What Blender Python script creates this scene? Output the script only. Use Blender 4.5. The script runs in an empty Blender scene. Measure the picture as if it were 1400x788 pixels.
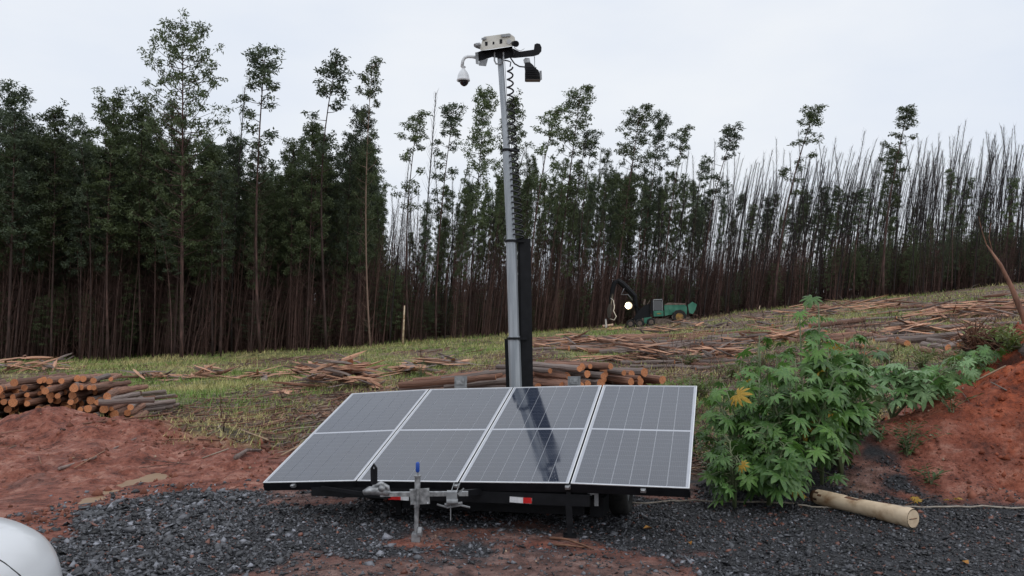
import bpy, math, random
import numpy as np
from mathutils import Vector, Matrix, Euler

rnd = random.Random(7)
rng = np.random.default_rng(7)
R = math.radians
scene = bpy.context.scene
col = scene.collection

# ------------------------------------------------------------------ camera
CAMZ, FPX, HORIZON = 1.72, 1080.0, 462.0
PITCH = math.atan((HORIZON - 394.0) / FPX)
cam_data = bpy.data.cameras.new('camera')
cam_data.sensor_width = 36.0
cam_data.lens = FPX / 1400.0 * 36.0
cam_data.clip_start = 0.05
cam_data.clip_end = 3000.0
cam = bpy.data.objects.new('camera', cam_data)
col.objects.link(cam)
cam.location = (0, 0, CAMZ)
cam.rotation_euler = (math.pi / 2 + PITCH, 0, 0)
scene.camera = cam
scene.render.resolution_x, scene.render.resolution_y = 1024, 576

# ------------------------------------------------------------------ overcast sky and its weak sun
SUN_EL, SUN_AZ = R(52), R(150)
world = bpy.data.worlds.new('World')
scene.world = world
world.use_nodes = True
wn, wl = world.node_tree.nodes, world.node_tree.links
wn.clear()
w_out = wn.new('ShaderNodeOutputWorld')
bg_sky = wn.new('ShaderNodeBackground')
bg_cloud = wn.new('ShaderNodeBackground')
w_mix = wn.new('ShaderNodeMixShader')
sky = wn.new('ShaderNodeTexSky')
sky.sky_type = 'NISHITA'
sky.sun_disc = False
sky.sun_elevation = SUN_EL
sky.sun_rotation = SUN_AZ
sky.air_density = 1.5
sky.dust_density = 4.0
wl.new(sky.outputs[0], bg_sky.inputs[0])
bg_sky.inputs[1].default_value = 0.1
w_tc = wn.new('ShaderNodeTexCoord')
w_map = wn.new('ShaderNodeMapping')
w_map.inputs['Scale'].default_value = (1.0, 1.0, 2.6)
w_noise = wn.new('ShaderNodeTexNoise')
w_noise.inputs['Scale'].default_value = 2.3
w_noise.inputs['Detail'].default_value = 5
w_ramp = wn.new('ShaderNodeValToRGB')
w_ramp.color_ramp.elements[0].position = 0.3
w_ramp.color_ramp.elements[0].color = (0.775, 0.84, 0.955, 1)
w_ramp.color_ramp.elements[1].position = 0.72
w_ramp.color_ramp.elements[1].color = (0.94, 0.965, 1.0, 1)
wl.new(w_tc.outputs['Generated'], w_map.inputs[0])
wl.new(w_map.outputs[0], w_noise.inputs['Vector'])
wl.new(w_noise.outputs['Fac'], w_ramp.inputs[0])
wl.new(w_ramp.outputs[0], bg_cloud.inputs[0])
bg_cloud.inputs[1].default_value = 1.0
w_mix.inputs[0].default_value = 0.93
wl.new(bg_sky.outputs[0], w_mix.inputs[1])
wl.new(bg_cloud.outputs[0], w_mix.inputs[2])
wl.new(w_mix.outputs[0], w_out.inputs[0])

sun_data = bpy.data.lights.new('sun', 'SUN')
sun_data.energy = 0.5
sun_data.angle = R(35)
sun_data.color = (1.0, 0.97, 0.93)
sun = bpy.data.objects.new('sun', sun_data)
col.objects.link(sun)
sun.location = (0, 0, 40)
sun.rotation_euler = (math.pi / 2 - SUN_EL, 0, math.pi - SUN_AZ)

scene.view_settings.view_transform = 'Standard'
scene.view_settings.look = 'None'
scene.view_settings.exposure = 0.0
scene.view_settings.gamma = 1.0

# ------------------------------------------------------------------ picture helpers
def P(px, py, Y):
    """world point seen at pixel px,py of the photograph, at forward distance Y"""
    t = math.tan(PITCH)
    a = (px - 700.0) / FPX
    b = (394.0 - py) / FPX
    c, s = math.cos(PITCH), math.sin(PITCH)
    dx, dy, dz = a, c - b * s, s + b * c
    k = Y / dy
    return Vector((dx * k, Y, CAMZ + dz * k))

# ------------------------------------------------------------------ numpy noise
_tab = rng.random((256, 256))
def vnoise(x, y):
    xi, yi = np.floor(x).astype(int), np.floor(y).astype(int)
    fx, fy = x - xi, y - yi
    fx, fy = fx * fx * (3 - 2 * fx), fy * fy * (3 - 2 * fy)
    a = _tab[xi & 255, yi & 255]; b = _tab[(xi + 1) & 255, yi & 255]
    c = _tab[xi & 255, (yi + 1) & 255]; d = _tab[(xi + 1) & 255, (yi + 1) & 255]
    return (a * (1 - fx) + b * fx) * (1 - fy) + (c * (1 - fx) + d * fx) * fy - 0.5
def fbm(x, y, o=4):
    x = np.asarray(x, float); y = np.asarray(y, float)
    s, a = 0, 1.0
    for i in range(o):
        s = s + a * vnoise(x * 2 ** i + 17.3 * i, y * 2 ** i + 5.1 * i); a *= 0.5
    return s
def sstep(a, b, x):
    t = np.clip((x - a) / (b - a), 0, 1)
    return t * t * (3 - 2 * t)

# ------------------------------------------------------------------ terrain
_px = np.array([-600, -200, 0, 350, 600, 850, 1000, 1150, 1300, 1400, 1700, 2200], float)
_D = np.array([52, 54, 56, 60, 72, 98, 105, 110, 112, 115, 118, 120], float)
_Z = np.array([0, 0, 0.0, .28, 1.32, 3.0, 4.8, 6.8, 8.15, 9.6, 12.0, 14.0], float)
_uu = np.linspace(-600, 2200, 400)
def _smooth(v):
    k = np.hanning(41); k /= k.sum()
    return np.convolve(np.pad(v, 20, mode='edge'), k, mode='valid')
_Ds, _Zs = _smooth(np.interp(_uu, _px, _D)), _smooth(np.interp(_uu, _px, _Z))
def line_dist(x, y):
    u = 700 + FPX * x / np.maximum(y, 0.5)
    return np.interp(u, _uu, _Ds)
def height(x, y, detail=True):
    x = np.asarray(x, float); y = np.asarray(y, float)
    u = 700 + FPX * x / np.maximum(y, 3.0)
    D, Z = np.interp(u, _uu, _Ds), np.interp(u, _uu, _Zs)
    s = np.clip((np.minimum(y, 300) - 9) / (D - 9), 0, None) * sstep(8, 17, y)
    z = Z * s
    n1 = fbm(x * 0.9 + 3, y * 0.9 + 8, 3)
    # red spoil heap on the right, with a root-crowned hump behind it
    z = z + 1.62 * np.exp(-(((x - 7.6) / 2.05) ** 2 + ((y - 10.4) / 1.65) ** 2) ** 1.15) * (1 + 0.22 * n1)
    z = z + 1.45 * np.exp(-(((x - 8.4) / 1.75) ** 2 + ((y - 12.5) / 1.3) ** 2) ** 1.2) * (1 + 0.3 * n1)
    z = z + 0.12 * sstep(4.0, 6.0, x) * sstep(13, 11, y) * sstep(8.0, 8.6, y) * fbm(x * .9 + 50, y * 1.4, 4)
    z = z + 0.42 * np.exp(-(((x - 4.6) / 1.5) ** 2 + ((y - 10.0) / 1.1) ** 2))
    z = z + 0.36 * np.exp(-((np.maximum(np.abs(x - 0.4) - 1.7, 0) / .9) ** 2 + ((y - 14.4) / 1.3) ** 2))       # rise under the log stack behind the panels
    # low red bank in front of the left log stack
    z = z + 0.42 * np.exp(-((np.maximum(np.abs(x + 7.0) - .8, 0) / 1.15) ** 2 + ((y - 13.0) / 1.15) ** 2)) * (1 + 0.5 * n1)
    z = z + 0.22 * np.exp(-(((x + 6.6) / 2.6) ** 2 + ((y - 10.9) / 0.9) ** 2)) * (1 + 0.6 * n1)
    if detail:
        g = sstep(-.9, .25, poly_sd(GRAVEL, x, y))
        hp_ = sstep(4.2, 6.0, x) * sstep(14.5, 12.5, y)
        z = z + hp_ * (0.16 * fbm(x * 2.3 + 1, y * 2.3, 4) + 0.09 * np.abs(fbm(x * 6 + 4, y * 5, 3)))
        rough = 0.13 * fbm(x * 1.1, y * 1.1, 3) + 0.11 * fbm(x * 3.6 + 9, y * 4.2, 5)
        rut = 0.035 * np.sin((x * 0.55 + y) * 3.0 + 1.5 * fbm(x * .5, y * .5, 2)) * sstep(-1.0, -3.0, x) * sstep(14, 11, y)
        far = sstep(13, 30, y)
        pd_ = sstep(-.04, .16, poly_sd(PUD, x, y) + .03 + .20 * fbm(x * 5 + 2, y * 5, 3))
        z = z + (rough * (1 - far) + rut) * (1 - g * 0.86) * sstep(3, 5, np.hypot(x, y)) + far * 0.35 * fbm(x * 0.16, y * 0.16, 4)
        sd_ = poly_sd(PUD, x, y)
        z = np.where(sd_ > -1.2, z + (np.maximum(z, .012 + .02 * np.abs(fbm(x * 3, y * 3, 2))) - z) * sstep(-1.2, -.75, sd_), z)
        z = z * (1 - pd_) + (PUDZ - .03) * pd_
    return z

def flat(px, py):                     # picture point to level ground
    a = (px - 700.0) / FPX; b = (394.0 - py) / FPX
    c, s = math.cos(PITCH), math.sin(PITCH)
    dy, dz = c - b * s, s + b * c
    k = -CAMZ / dz
    return (a * k, dy * k)
def poly_sd(poly, x, y):
    """signed distance, positive inside"""
    x = np.asarray(x, float); y = np.asarray(y, float)
    d = np.full(np.broadcast(x, y).shape, 1e9); ins = np.zeros(d.shape, bool)
    n = len(poly)
    for i in range(n):
        ax, ay = poly[i]; bx, by = poly[(i + 1) % n]
        ex, ey = bx - ax, by - ay
        t = np.clip(((x - ax) * ex + (y - ay) * ey) / (ex * ex + ey * ey + 1e-12), 0, 1)
        d = np.minimum(d, np.hypot(x - ax - t * ex, y - ay - t * ey))
        if ay != by:
            cond = ((ay > y) != (by > y)) & (x < (bx - ax) * (y - ay) / (by - ay) + ax)
            ins ^= cond
    return np.where(ins, d, -d)
GRAVEL = [flat(*p) for p in [(-60, 788), (78, 735), (105, 705), (200, 680), (400, 672), (540, 664), (820, 662), (950, 655), (1080, 648), (1180, 655), (1320, 692), (1420, 702)]] + [(7.5, 7.0), (7.5, 2.5), (-4.2, 2.5)]
EARTH = [[flat(*p) for p in q] for q in (
    [(350, 790), (400, 765), (520, 752), (680, 758), (800, 748), (900, 762), (960, 800), (800, 830), (400, 830)],
    [(370, 692), (372, 672), (490, 668), (480, 682)],
    [(560, 742), (640, 720), (740, 722), (800, 742), (700, 752)],
    [(830, 682), (850, 665), (930, 668), (935, 680)],
    [(1140, 690), (1170, 658), (1215, 668), (1200, 695)])]
PUD = [flat(*p) for p in [(92, 690), (132, 676), (158, 663), (180, 652), (216, 647), (236, 651), (224, 658), (192, 664), (162, 674), (116, 692)]]
PUDZ = 0.0
def gravel_mask(x, y):
    w = fbm(x * 1.7, y * 1.7, 4)
    g = sstep(-0.10, 0.16, poly_sd(GRAVEL, x, y) + 0.38 * w)
    for i, e in enumerate(EARTH):
        k = sstep(-0.22, 0.18, poly_sd(e, x, y) + 0.75 * fbm(x * 3.1 + 4, y * 3.1, 4))
        g = g * (1 - (0.8 if i in (0, 2) else 0.95) * k)
    return g
SOIL = [flat(*p) for p in [(-300, 592), (0, 592)]] + [(-9.5, 13.9), (-6.2, 13.6), (-5.0, 12.8), (-3.6, 12.3), (-2.6, 11.4), (-1.4, 10.2), (2.0, 9.0), (3.4, 9.0), (3.6, 10.2), (5.0, 11.3), (6.3, 13.2), (9.0, 15.0), (14, 15), (20, 3), (-25, 3), (-25, 14)]
def soil_mask(x, y):
    return sstep(-0.7, 0.7, poly_sd(SOIL, x, y) + 1.3 * fbm(x * 0.8 + 2, y * 0.8, 4))
def debris_mask(x, y):
    """woody slash against grass on the cleared land"""
    u = 700 + FPX * x / np.maximum(y, 3.0)
    right = sstep(760, 980, u) * 0.85
    v = 0.33 + right * 0.42 + .14 * sstep(22, 13, y) + 1.1 * fbm(x * 0.22 + 40, y * 0.10, 4)
    edge = 1 - sstep(-8, -2, y - line_dist(x, y)) * sstep(900, 600, u)      # a green strip along the trees on the left
    return np.clip(v, 0, 1) * (0.25 + 0.75 * edge)

def ground_at(px, py, lo=3.0, hi=160.0):
    """first hit of the picture ray with the land"""
    o = Vector((0, 0, CAMZ)); q = P(px, py, 1.0) - o
    ys = np.concatenate([np.arange(lo, 20, .05), np.arange(20, hi, .25)])
    zs = height(q.x * ys, ys); rz = CAMZ + q.z * ys
    hit = np.nonzero(rz <= zs)[0]
    k = ys[hit[0]] if len(hit) else hi
    return Vector((q.x * k, k, float(height(q.x * k, k))))
def hz(x, y): return float(height(x, y))

# ------------------------------------------------------------------ materials
def new_mat(name, c1, c2=None, scale=6.0, rough=0.8, spec=0.5, metal=0.0, bump=0.0, bump_scale=None,
            detail=6, stretch=(1, 1, 1), c3=None, coat=0.0, obj_rand=0.0, translucent=0.0):
    m = bpy.data.materials.new(name); m.use_nodes = True
    n, l = m.node_tree.nodes, m.node_tree.links
    b = n['Principled BSDF']
    b.inputs['Roughness'].default_value = rough
    b.inputs['Metallic'].default_value = metal
    b.inputs['Specular IOR Level'].default_value = spec
    b.inputs['Coat Weight'].default_value = coat
    b.inputs['Coat Roughness'].default_value = 0.08
    tc = n.new('ShaderNodeTexCoord'); mp = n.new('ShaderNodeMapping')
    mp.inputs['Scale'].default_value = stretch
    l.new(tc.outputs['Object'], mp.inputs[0])
    nz = n.new('ShaderNodeTexNoise'); nz.inputs['Scale'].default_value = scale; nz.inputs['Detail'].default_value = detail
    l.new(mp.outputs[0], nz.inputs['Vector'])
    rp = n.new('ShaderNodeValToRGB'); rp.color_ramp.elements[0].position = 0.34; rp.color_ramp.elements[1].position = 0.66
    rp.color_ramp.elements[0].color = (*c1, 1); rp.color_ramp.elements[1].color = (*(c2 or c1), 1)
    if c3:
        e = rp.color_ramp.elements.new(0.5); e.color = (*c3, 1)
    l.new(nz.outputs['Fac'], rp.inputs[0])
    out = rp.outputs[0]
    if obj_rand:
        oi = n.new('ShaderNodeObjectInfo'); hs = n.new('ShaderNodeHueSaturation')
        mr = n.new('ShaderNodeMapRange'); mr.inputs[3].default_value = 1 - obj_rand; mr.inputs[4].default_value = 1 + obj_rand
        l.new(oi.outputs['Random'], mr.inputs[0]); l.new(mr.outputs[0], hs.inputs['Value'])
        l.new(out, hs.inputs['Color']); out = hs.outputs[0]
    l.new(out, b.inputs['Base Color'])
    if bump:
        n2 = n.new('ShaderNodeTexNoise'); n2.inputs['Scale'].default_value = bump_scale or scale * 3; n2.inputs['Detail'].default_value = 4
        l.new(mp.outputs[0], n2.inputs['Vector'])
        bp = n.new('ShaderNodeBump'); bp.inputs['Strength'].default_value = bump; bp.inputs['Distance'].default_value = 0.02
        l.new(n2.outputs['Fac'], bp.inputs['Height']); l.new(bp.outputs[0], b.inputs['Normal'])
    if translucent:
        tr = n.new('ShaderNodeBsdfTranslucent'); mx = n.new('ShaderNodeMixShader'); mx.inputs[0].default_value = translucent
        l.new(out, tr.inputs[0]); l.new(b.outputs[0], mx.inputs[1]); l.new(tr.outputs[0], mx.inputs[2])
        l.new(mx.outputs[0], n['Material Output'].inputs[0])
    return m

def attr_mat(name, rough=0.6, spec=0.5, bump=0.0, bump_scale=60, translucent=0.0):
    """colour comes from each piece's own 'tint' attribute"""
    m = new_mat(name, (1, 1, 1), rough=rough, spec=spec, bump=bump, bump_scale=bump_scale)
    n, l = m.node_tree.nodes, m.node_tree.links
    a = n.new('ShaderNodeAttribute'); a.attribute_name = 'tint'
    nz = [q for q in n if q.bl_idname == 'ShaderNodeTexNoise'][0]; nz.inputs['Scale'].default_value = 30
    mr = n.new('ShaderNodeMapRange'); mr.inputs[3].default_value = 0.7; mr.inputs[4].default_value = 1.3
    mx = n.new('ShaderNodeVectorMath'); mx.operation = 'SCALE'
    l.new(nz.outputs['Fac'], mr.inputs[0]); l.new(a.outputs['Color'], mx.inputs[0]); l.new(mr.outputs[0], mx.inputs['Scale'])
    l.new(mx.outputs[0], n['Principled BSDF'].inputs['Base Color'])
    if translucent:
        tr = n.new('ShaderNodeBsdfTranslucent'); ms = n.new('ShaderNodeMixShader'); ms.inputs[0].default_value = translucent
        l.new(mx.outputs[0], tr.inputs[0]); l.new(n['Principled BSDF'].outputs[0], ms.inputs[1]); l.new(tr.outputs[0], ms.inputs[2])
        l.new(ms.outputs[0], n['Material Output'].inputs[0])
    return m

M = {}
M['galv'] = new_mat('galvanised steel', (.20, .205, .21), (.50, .51, .52), 22, .45, metal=.7, bump=.12)
M['alu'] = new_mat('mast aluminium', (.30, .33, .36), (.44, .47, .50), 3, .45, metal=.45, stretch=(6, 6, .6), bump=.03)
M['frame'] = new_mat('panel frame aluminium', (.70, .71, .73), (.82, .83, .84), 5, .35, metal=.3)
M['black'] = new_mat('black powder coat', (.005, .0055, .007), (.010, .0105, .013), 12, .55, spec=.22, bump=.05)
M['rubber'] = new_mat('tyre rubber', (.012, .012, .012), (.03, .028, .026), 20, .85, bump=.3)
M['cable'] = new_mat('black cable', (.010, .011, .014), (.018, .018, .022), 20, .5)
M['housing'] = new_mat('weathered cream housing', (.56, .53, .46), (.70, .68, .62), 9, .5, bump=.05)
M['white'] = new_mat('white plastic', (.70, .72, .75), (.78, .80, .82), 6, .35)
M['grey'] = new_mat('grey casting', (.22, .23, .24), (.34, .35, .36), 14, .5, metal=.3, bump=.1)
M['smoked'] = new_mat('smoked dome', (.006, .007, .012), (.01, .01, .016), 4, .08, coat=.6)
M['blue'] = new_mat('blue grip', (.01, .06, .34), (.015, .08, .42), 9, .45)
M['red'] = new_mat('red reflector', (.50, .010, .012), (.62, .02, .02), 40, .3, coat=.4)
M['wht_ref'] = new_mat('white reflector', (.62, .63, .66), (.76, .77, .78), 40, .3, coat=.4)
M['backsheet'] = new_mat('white backsheet', (.42, .44, .49), (.46, .48, .53), 10, .10, spec=.5, coat=.3)
M['bark_dark'] = new_mat('dark eucalyptus bark', (.034, .019, .016), (.115, .062, .052), 1.6, .9, stretch=(6, 6, .7), bump=.3, c3=(.055, .031, .026), obj_rand=.45)
M['bark_bare'] = new_mat('wet grey bark', (.012, .009, .008), (.032, .023, .021), 1.6, .9, stretch=(6, 6, .7), bump=.3, obj_rand=.3)
M['bark_brush'] = new_mat('brown dead brush', (.050, .026, .021), (.110, .060, .048), 1.6, .9, stretch=(6, 6, .7), obj_rand=.3)
M['bark_pale'] = new_mat('pale eucalyptus bark', (.16, .10, .075), (.26, .18, .14), 1.3, .9, stretch=(6, 6, .5), bump=.3)
M['leaf_euc'] = new_mat('eucalyptus leaves', (.062, .088, .038), (.115, .150, .062), 1.1, .6, obj_rand=.32, translucent=.3)
M['leaf_euc2'] = new_mat('dark eucalyptus leaves', (.046, .068, .042), (.086, .112, .058), 1.1, .6, obj_rand=.32, translucent=.3)
M['log_bark'] = new_mat('stripped log', (.085, .040, .028), (.36, .19, .125), 2.4, .75, stretch=(4, 4, 1), bump=.4, c3=(.24, .12, .08), obj_rand=.35)
M['log_grey'] = new_mat('weathered log', (.13, .095, .085), (.27, .215, .19), 3, .8, stretch=(4, 4, 1), bump=.4, obj_rand=.3)
M['log_end'] = new_mat('sawn end grain', (.42, .13, .050), (.70, .34, .17), 7, .75, bump=.2, c3=(.56, .22, .095), obj_rand=.22)
M['log_cream'] = new_mat('peeled cream wood', (.30, .17, .085), (.72, .57, .40), 5.5, .6, stretch=(1, 1, 1), bump=.3, c3=(.60, .46, .31))
M['log_wound'] = new_mat('brown rotten wood', (.06, .03, .02), (.22, .10, .05), 14, .8, bump=.5)
M['castor'] = new_mat('castor leaf', (.058, .150, .040), (.130, .235, .060), 7, .42, spec=.5, obj_rand=.42, translucent=.25)
M['castor_light'] = new_mat('young castor leaf', (.095, .21, .040), (.15, .28, .060), 7, .42, obj_rand=.25, translucent=.3)
M['castor_pale'] = new_mat('pale castor underside', (.16, .30, .12), (.28, .43, .20), 7, .5, obj_rand=.2, translucent=.25)
M['castor_yellow'] = new_mat('yellowed castor leaf', (.42, .27, .03), (.60, .36, .05), 9, .5, translucent=.3)
M['castor_stem'] = new_mat('castor stem', (.10, .14, .06), (.20, .22, .12), 8, .6)
M['weed'] = new_mat('weed leaf', (.045, .10, .03), (.10, .17, .055), 5, .5, obj_rand=.3, translucent=.25)
M['paint'] = new_mat('white car paint', (.76, .78, .80), (.78, .80, .82), 3, .34, coat=.5)
M['gap'] = new_mat('shut line', (.02, .02, .022), (.03, .03, .03), 5, .7)
M['glass'] = new_mat('dark glass', (.015, .018, .02), (.02, .024, .028), 3, .04, coat=1.0)
M['green'] = new_mat('green machine paint', (.016, .140, .085), (.075, .25, .17), 1.2, .55, bump=.05)
M['yellow'] = new_mat('yellow rim paint', (.14, .09, .04), (.40, .23, .04), 2.5, .6)
M['mud'] = new_mat('mud caked steel', (.10, .075, .06), (.22, .17, .14), 6, .9, bump=.4)
M['rope'] = new_mat('weathered hose', (.26, .22, .18), (.42, .37, .31), 30, .7)
M['dry_leaf'] = new_mat('dry leaf', (.30, .12, .03), (.55, .27, .05), 20, .6)
M['twig'] = new_mat('wet twig', (.10, .045, .03), (.24, .12, .07), 12, .7)
M['chips'] = attr_mat('scattered slash', .8, .3)
M['blades'] = attr_mat('grass blades', .7, .3, translucent=.2)
M['stones'] = attr_mat('wet crushed basalt', .34, .5)

def ground_material():
    m = bpy.data.materials.new('red earth and slash'); m.use_nodes = True
    n, l = m.node_tree.nodes, m.node_tree.links
    b = n['Principled BSDF']
    geo = n.new('ShaderNodeNewGeometry')
    def noise(s, d=6, r=.6):
        q = n.new('ShaderNodeTexNoise'); q.inputs['Scale'].default_value = s; q.inputs['Detail'].default_value = d; q.inputs['Roughness'].default_value = r
        l.new(geo.outputs['Position'], q.inputs['Vector']); return q.outputs['Fac']
    def ramp(src, stops):
        q = n.new('ShaderNodeValToRGB'); e = q.color_ramp.elements
        e[0].position, e[0].color = stops[0][0], (*stops[0][1], 1); e[1].position, e[1].color = stops[-1][0], (*stops[-1][1], 1)
        for p, c in stops[1:-1]:
            k = e.new(p); k.color = (*c, 1)
        l.new(src, q.inputs[0]); return q.outputs[0]
    def mix(f, a, c):
        q = n.new('ShaderNodeMix'); q.data_type = 'RGBA'
        l.new(f, q.inputs[0]); l.new(a, q.inputs[6]); l.new(c, q.inputs[7]); return q.outputs[2]
    def attr(k):
        q = n.new('ShaderNodeAttribute'); q.attribute_name = k; return q.outputs['Fac']
    red = ramp(noise(3.4, 10, .74), [(.36, (.085, .024, .014)), (.45, (.26, .076, .046)), (.54, (.39, .138, .090)), (.65, (.58, .29, .215))])
    bright = ramp(noise(2.6, 10, .72), [(.36, (.085, .020, .010)), (.46, (.33, .066, .022)), (.55, (.52, .110, .036)), (.66, (.66, .19, .085))])
    mud = ramp(noise(5, 8), [(.36, (.10, .045, .034)), (.5, (.27, .135, .105)), (.64, (.46, .28, .235))])
    grav = ramp(noise(38, 4), [(.3, (.018, .018, .021)), (.5, (.040, .041, .047)), (.7, (.085, .085, .092))])
    deb = ramp(noise(1.9, 9, .72), [(.38, (.030, .019, .014)), (.46, (.12, .074, .052)), (.54, (.23, .145, .10)), (.64, (.46, .31, .22))])
    gra = ramp(noise(1.4, 9, .7), [(.38, (.040, .050, .018)), (.46, (.16, .165, .060)), (.54, (.30, .28, .12)), (.64, (.50, .38, .21))])
    c = mix(attr('bright'), red, bright)
    c = mix(attr('mud'), c, mud)
    field = mix(attr('debris'), gra, deb)
    c = mix(attr('soil'), field, c)
    dk = ramp(noise(17, 8, .75), [(.38, (.30, .28, .27)), (.47, (.92, .92, .92)), (.62, (1.0, 1.0, 1.0)), (.68, (1.35, 1.32, 1.3))])
    q = n.new('ShaderNodeMix'); q.data_type = 'RGBA'; q.blend_type = 'MULTIPLY'; q.inputs[0].default_value = .85
    l.new(c, q.inputs[6]); l.new(dk, q.inputs[7]); c = q.outputs[2]
    c = mix(attr('gravel'), c, grav)
    l.new(c, b.inputs['Base Color'])
    r = n.new('ShaderNodeMapRange'); r.inputs[3].default_value = .45; r.inputs[4].default_value = .95
    l.new(noise(4.5, 3), r.inputs[0]); l.new(r.outputs[0], b.inputs['Roughness'])
    b.inputs['Specular IOR Level'].default_value = .4
    bp = n.new('ShaderNodeBump'); bp.inputs['Strength'].default_value = 1.0; bp.inputs['Distance'].default_value = .08
    l.new(noise(14, 8, .7), bp.inputs['Height']); l.new(bp.outputs[0], b.inputs['Normal'])
    return m
M['ground'] = ground_material()

# ------------------------------------------------------------------ mesh builders
class MB:
    def __init__(s): s.v, s.f, s.m = [], [], []
    def add(s, vs, fs, mi=0):
        o = len(s.v); s.v += [tuple(v) for v in vs]
        s.f += [tuple(i + o for i in f) for f in fs]; s.m += [mi] * len(fs); return s
    def box(s, c, size, rot=None, mi=0, taper=1.0):
        x, y, z = (k / 2 for k in size); rot = rot or Matrix.Identity(3)
        vs = [Vector(c) + rot @ Vector((sx * x * (taper if sz > 0 else 1), sy * y * (taper if sz > 0 else 1), sz * z))
              for sz in (-1, 1) for sy in (-1, 1) for sx in (-1, 1)]
        return s.add(vs, [(0, 2, 3, 1), (4, 5, 7, 6), (0, 1, 5, 4), (2, 6, 7, 3), (0, 4, 6, 2), (1, 3, 7, 5)], mi)
    def bar(s, a, b, w, h=None, up=(0, 0, 1), mi=0):
        a, b = Vector(a), Vector(b); d = b - a; L = d.length; d.normalize()
        u = Vector(up)
        if abs(d.dot(u)) > .98: u = Vector((0, 1, 0))
        x = d.cross(u).normalized(); z = x.cross(d).normalized()
        return s.box((a + b) / 2, (w, L, h or w), Matrix((x, d, z)).transposed(), mi)
    def tube(s, pts, rad, seg=8, caps=True, mi=0, cap_mi=None):
        pts = [Vector(p) for p in pts]; n = len(pts)
        if not hasattr(rad, '__len__'): rad = [rad] * n
        vs, x = [], None
        for i, p in enumerate(pts):
            d = (pts[min(i + 1, n - 1)] - pts[max(i - 1, 0)])
            d = d.normalized() if d.length > 1e-9 else Vector((0, 0, 1))
            if x is None:
                x = d.orthogonal().normalized()
            else:
                x = (x - d * x.dot(d))
                x = x.normalized() if x.length > 1e-6 else d.orthogonal().normalized()
            y = d.cross(x)
            for k in range(seg):
                a = 2 * math.pi * k / seg
                vs.append(p + (x * math.cos(a) + y * math.sin(a)) * rad[i])
        fs = [(i * seg + k, i * seg + (k + 1) % seg, (i + 1) * seg + (k + 1) % seg, (i + 1) * seg + k) for i in range(n - 1) for k in range(seg)]
        s.add(vs, fs, mi)
        if caps:
            o = len(s.v) - n * seg
            s.f += [tuple(o + k for k in reversed(range(seg))), tuple(o + (n - 1) * seg + k for k in range(seg))]
            s.m += [mi if cap_mi is None else cap_mi] * 2
        return s
    def build(s, name, mats, parent=None, smooth=False, root=None, loc=None):
        vs = s.v
        if root is not None:
            inv = root_matrix(root).inverted(); vs = [tuple(inv @ Vector(v)) for v in vs]; parent = root if parent is None else parent
        me = bpy.data.meshes.new(name)
        me.from_pydata(vs, [], s.f)
        if not isinstance(mats, (list, tuple)): mats = [mats]
        for m in mats: me.materials.append(m)
        me.polygons.foreach_set('material_index', s.m)
        if smooth: me.polygons.foreach_set('use_smooth', [True] * len(s.f))
        me.update()
        o = bpy.data.objects.new(name, me); col.objects.link(o)
        if parent is not None: o.parent = parent
        if loc is not None: o.location = loc
        return o

def np_mesh(name, verts, faces, mats, tint=None, smooth=False):
    me = bpy.data.meshes.new(name); k = faces.shape[1]; nf = len(faces)
    me.vertices.add(len(verts)); me.vertices.foreach_set('co', np.asarray(verts, np.float32).ravel())
    me.loops.add(nf * k); me.loops.foreach_set('vertex_index', faces.astype(np.int32).ravel())
    me.polygons.add(nf); me.polygons.foreach_set('loop_start', np.arange(0, nf * k, k, dtype=np.int32))
    for m in (mats if isinstance(mats, (list, tuple)) else [mats]): me.materials.append(m)
    if smooth: me.polygons.foreach_set('use_smooth', np.ones(nf, bool))
    me.update(calc_edges=True); me.validate()
    if tint is not None:
        a = me.attributes.new('tint', 'FLOAT_COLOR', 'POINT')
        a.data.foreach_set('color', np.concatenate([tint, np.ones((len(tint), 1))], 1).astype(np.float32).ravel())
    return me

_roots = {}
def root_matrix(o): return Matrix.Translation(o.location) @ o.rotation_euler.to_matrix().to_4x4() @ Matrix.Diagonal((*o.scale, 1))
def tag(o, label=None, cat=None, group=None, kind=None):
    if label: o['label'] = label
    if cat: o['category'] = cat
    if group: o['group'] = group
    if kind: o['kind'] = kind
    return o
def thing(name, label, cat, loc=(0, 0, 0), rz=0, group=None):
    o = bpy.data.objects.new(name, None); col.objects.link(o); o.empty_display_size = .2
    o.location = loc; o.rotation_euler = (0, 0, rz)
    return tag(o, label, cat, group)
def obj(name, me, parent=None, loc=(0, 0, 0), rot=(0, 0, 0), scale=(1, 1, 1)):
    o = bpy.data.objects.new(name, me); col.objects.link(o); o.parent = parent
    o.location = loc; o.rotation_euler = rot; o.scale = scale
    return o
def copy_thing(src, children, label=None, group=None):
    r = src.copy(); col.objects.link(r)
    if label: r['label'] = label
    if group: r['group'] = group
    for ch in children:
        c = ch.copy(); col.objects.link(c); c.parent = r
    return r

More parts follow.
